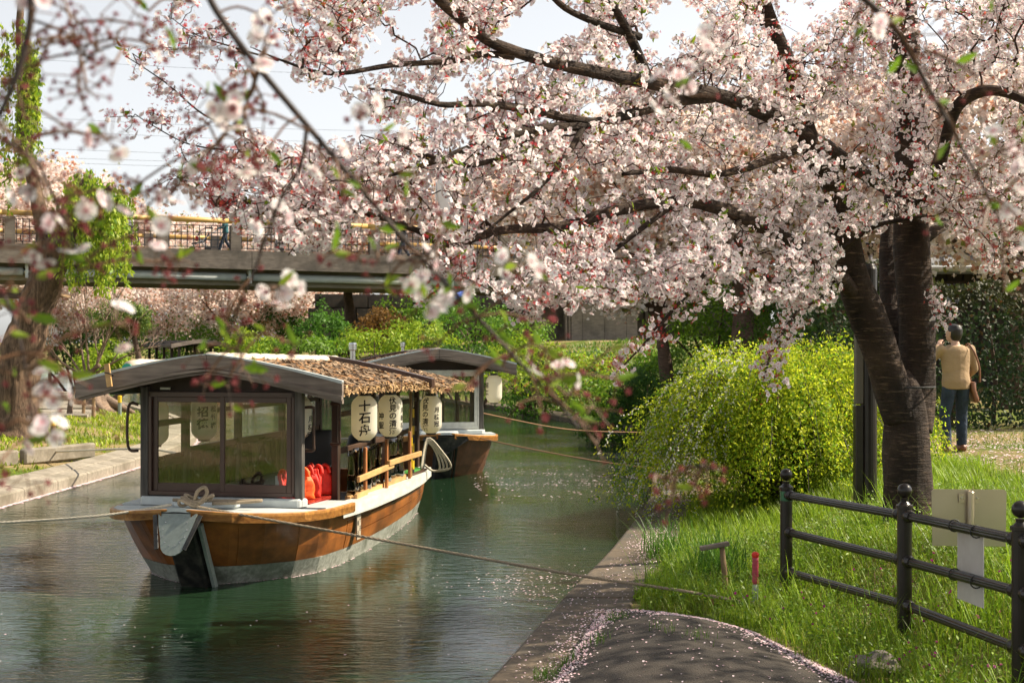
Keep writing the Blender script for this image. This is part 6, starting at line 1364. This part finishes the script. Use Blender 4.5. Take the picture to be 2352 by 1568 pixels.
# ------------------------------------------------------------------ grass, weeds, petals
def scatter(n, x0, x1, y0, y1, cond):
    out = []; tot = 0
    while tot < n:
        x = rng.uniform(x0, x1, n*2); y = rng.uniform(y0, y1, n*2); k = cond(x, y); out.append(np.stack([x[k], y[k]], 1)); tot += k.sum()
        if k.sum() < n*.01: break
    return np.concatenate(out)[:n]
def on_right(x, y):
    dr = x-rbx(y); k = dr > .66+.06*np.sin(y*7)
    return k & ~((y < 10.85) & (x < path_xr(y)+.05*np.sin(y*11)+.03*np.sin(y*29)+.02-.12*rng.random(len(x))**2))
def blades(nb, Q, h, w, c1, c2, c3=None, f3=.1):
    n = len(Q); z = ground_z(Q[:, 0], Q[:, 1]); P = np.c_[Q, z-.01]; a = rng.uniform(0, 2*math.pi, n); c, s_ = np.cos(a), np.sin(a); O = np.zeros(n)
    lean = rng.normal(0, .25, n); H = h*rng.uniform(.55, 1.3, n)*np.clip(1+.55*vnoise(np.c_[Q, Q[:, 0]*0], 2.2, 4), .4, 1.7)
    Rm = np.stack([np.stack([c*w, s_*w, O], 1), np.stack([-s_*H, c*H, O], 1), np.stack([-s_*lean*H, c*lean*H, H], 1)], -1)
    nb.inst(BLADE, P, Rm, np.ones(n), leaf_cols(n, c1, c2, c3, f3)*np.clip(1+.4*vnoise(np.c_[Q, Q[:, 0]*0], 1.7, 9)[:, None], .5, 1.35))
nb = NB()
near_g = lambda x, y: on_right(x, y) & (x < 1.6+.33*y) & (rng.random(len(x)) < np.clip(1.25-.12*(x-rbx(y)-1.5), .25, 1))
blades(nb, scatter(44000, -.2, 4.9, 6.2, 13.5, near_g), .125, .006, (.12, .22, .012), (.30, .42, .025), (.40, .42, .07), .12)
blades(nb, scatter(16000, .4, 5.5, 13.5, 19, on_right), .17, .009, (.12, .22, .015), (.30, .42, .03))
blades(nb, scatter(2600, .9, 4.6, 6.3, 13.0, near_g), .32, .007, (.12, .24, .015), (.3, .44, .03))
# iris-like clump behind the stake
q_ = at(1640, 1250, 12.2); blades(nb, np.c_[rng.normal(q_.x, .12, 260), rng.normal(q_.y, .12, 260)], .38, .011, (.06, .16, .02), (.12, .26, .03))
q_ = at(1525, 1260, 13.6); blades(nb, np.c_[rng.normal(q_.x, .10, 200), rng.normal(q_.y, .2, 200)], .34, .010, (.06, .16, .02), (.12, .26, .03))
# tufts in the path joints
for px, py, d, k in ((1410, 1420, 10.0, 60), (1370, 1505, 9.2, 40), (1300, 1540, 8.9, 50), (1255, 1555, 8.7, 90), (1600, 1480, 9.0, 30), (1520, 1490, 9.2, 20)):
    q_ = at(px, py, d); Q = np.c_[rng.normal(q_.x, .05, k), rng.normal(q_.y, .08, k)]; z = np.where(Q[:, 0] > rbx(Q[:, 1])+.44, path_z(Q[:, 0], Q[:, 1]), .15)
    a = rng.uniform(0, 6.28, k); H = rng.uniform(.04, .10, k); c, s_ = np.cos(a), np.sin(a); O = np.zeros(k); nb.inst(BLADE, np.c_[Q, z-.005], np.stack([np.stack([c*.005, s_*.005, O], 1), np.stack([-s_*H, c*H, O], 1), np.stack([O, O, H], 1)], -1), np.ones(k), leaf_cols(k, (.05, .13, .012), (.12, .22, .02)))
# broad weed leaves (vetch) and purple flowers
Q = scatter(27000, .5, 4.8, 6.2, 14, near_g); z = ground_z(Q[:, 0], Q[:, 1]); n = len(Q); hz = rng.random(n)**1.5*.2
nb.inst(LEAF2, np.c_[Q, z+.01+hz], frames(rdirs(n)*.8+A([[0, 0, 1.]])), rng.uniform(.02, .042, n), leaf_cols(n, (.08, .18, .012), (.24, .36, .025)))
Q = scatter(150, 1.2, 4.0, 6.6, 10.5, near_g); n = len(Q); nb.inst(CROSS, np.c_[Q, ground_z(Q[:, 0], Q[:, 1])+rng.uniform(.12, .24, n)], frames(rdirs(n)), rng.uniform(.012, .02, n), np.tile(A([[.38, .03, .22]]), (n, 1)))
# lawn of the right clearing and the left bank: short tufts
blades(nb, scatter(9000, 2.5, 12, 15, 24, lambda x, y: (x-rbx(y) > 2) & (vnoise(np.c_[x, y, x*0], .8, 1) > -.1)), .06, .012, (.10, .17, .02), (.22, .27, .05))
nb.build('grass', M['grass'])
bpy.data.objects['grass']['label'] = 'bright green grass and weeds on the right bank'
nb = NB()
def lbx(y): return np.interp(y, LBs[:, 1], LBs[:, 0])
blades(nb, scatter(34000, -22, -7.5, 19, 60, lambda x, y: (x < lbx(y)-1.0-.3*np.sin(y*3)) & (seg_dist(np.c_[x, y], FP) > 1.1)), .09, .035, (.17, .27, .015), (.36, .44, .03), (.42, .38, .1), .15)
blades(nb, scatter(9000, -4, 9, 27, 60, lambda x, y: (x > rbx(y)+.8)), .16, .04, (.07, .15, .015), (.16, .27, .03))
o = nb.build('lawn_grass', M['grass']); o['label'] = 'short lawn grass on the left bank and far slopes'
# fallen petals
nb = NB(); pc = lambda n: A([(.82, .62, .66)])*rng.uniform(.8, 1.12, (n, 1))*np.where(rng.random((n, 1)) < .5, A([[1, 1.12, 1.1]]), A([[1, .92, .95]]))
tl = .25
def petals(n, x, y, z, s=.014):
    nb.inst(PETAL, np.stack([x, y, z], 1), frames(np.stack([rng.normal(0, tl, n), rng.normal(0, tl, n), np.ones(n)], 1)), rng.uniform(.7, 1.2, n)*s, pc(n))
def surf(x, y): return np.where((x > rbx(y)+.45) & (x < path_xr(y)) & (y < 10.8), path_z(x, y)+.004, np.where(x < rbx(y)+.6, .11+.07*np.clip((x-rbx(y))/.6, 0, 1)+.012, ground_z(x, y)+.008))
n = 2600; y = rng.uniform(6, 10.8, n); x = rbx(y)+.46+np.abs(rng.normal(0, .07, n))*np.where(rng.random(n) < .7, 1, -1.2); petals(n, x, y, surf(x, y))            # gutter
n = 3600; y = rng.uniform(6, 10.8, n); x = path_xr(y)-.02-np.abs(rng.normal(0, .13, n)); petals(n, x, y, surf(x, y))                             # right edge
n = 700; y = rng.uniform(6, 10.8, n); x = rng.uniform(0, 1, n)*(path_xr(y)-rbx(y)-.45)+rbx(y)+.45; petals(n, x, y, surf(x, y))
n = 1300; y = rng.uniform(6, 19, n); x = rbx(y)+.03+.57*rng.random(n); petals(n, x, y, surf(x, y))
n = 900; y = rng.normal(14.4, .5, n); x = rbx(y)+.45+rng.normal(0, .1, n); petals(n, x, y, surf(x, y))
n = 2400; y = rng.uniform(14, 22, n); x = rng.uniform(4, 9, n); petals(n, x, y, surf(x, y), .03)
n = 1500; y = rng.uniform(17, 25, n); x = rng.normal(6.8, 1.2, n); petals(n, x, y, surf(x, y), .035)
o = nb.build('fallen_petals', M['petal']); o['label'] = 'pink fallen petals strewn on the path, apron and ground'
PETAL = (PETAL[0]*A((1, 1, .12)), PETAL[1], PETAL[2]); tl = .02; nb = NB(); W = lambda n: np.full(n, .004)
n = 260; y = rng.uniform(8.5, 26, n); x = -6.5+rng.random(n)*(rbx(y)+6.5); k = x < rbx(y)-.05; x, y = x[k], y[k]; petals(len(x), x, y, W(len(x)), .016)
n = 900; y = rng.uniform(9, 40, n); x = rbx(y)-np.abs(rng.normal(0, .012, n))-.005; petals(n, x, y, W(n), .018)
n = 3200; y = rng.uniform(14, 38, n); x = lbx(y)+np.abs(rng.normal(0, .035, n))+.01; petals(n, x, y, W(n), .05)
n = 260; x = rng.normal(.15, .35, n); y = rng.normal(12.9, .55, n); k = x < rbx(y)-.05; petals(k.sum(), x[k], y[k], W(k.sum()), .017)
n = 600; y = rng.normal(22.5, 1.4, n); x = rng.uniform(-.6, 2.3, n); k = (x < rbx(y)-.05) & (vnoise(np.c_[x*.6, y*2, x*0], 1.5, 3) > 0); petals(k.sum(), x[k], y[k], W(k.sum()), .032)
for sd_ in (-1, 1):
    s_ = rng.uniform(.2, 8.8, 170); Q = A([tuple(bl(*(hull_pt(sd_, a, 0, .018+abs(rnd.gauss(0, .01)))))) for a in s_]); petals(len(Q), Q[:, 0], Q[:, 1], W(len(Q)), .018)
o = nb.build('floating_petals', M['petal']); o['label'] = 'pink petals floating on the water and along the banks'
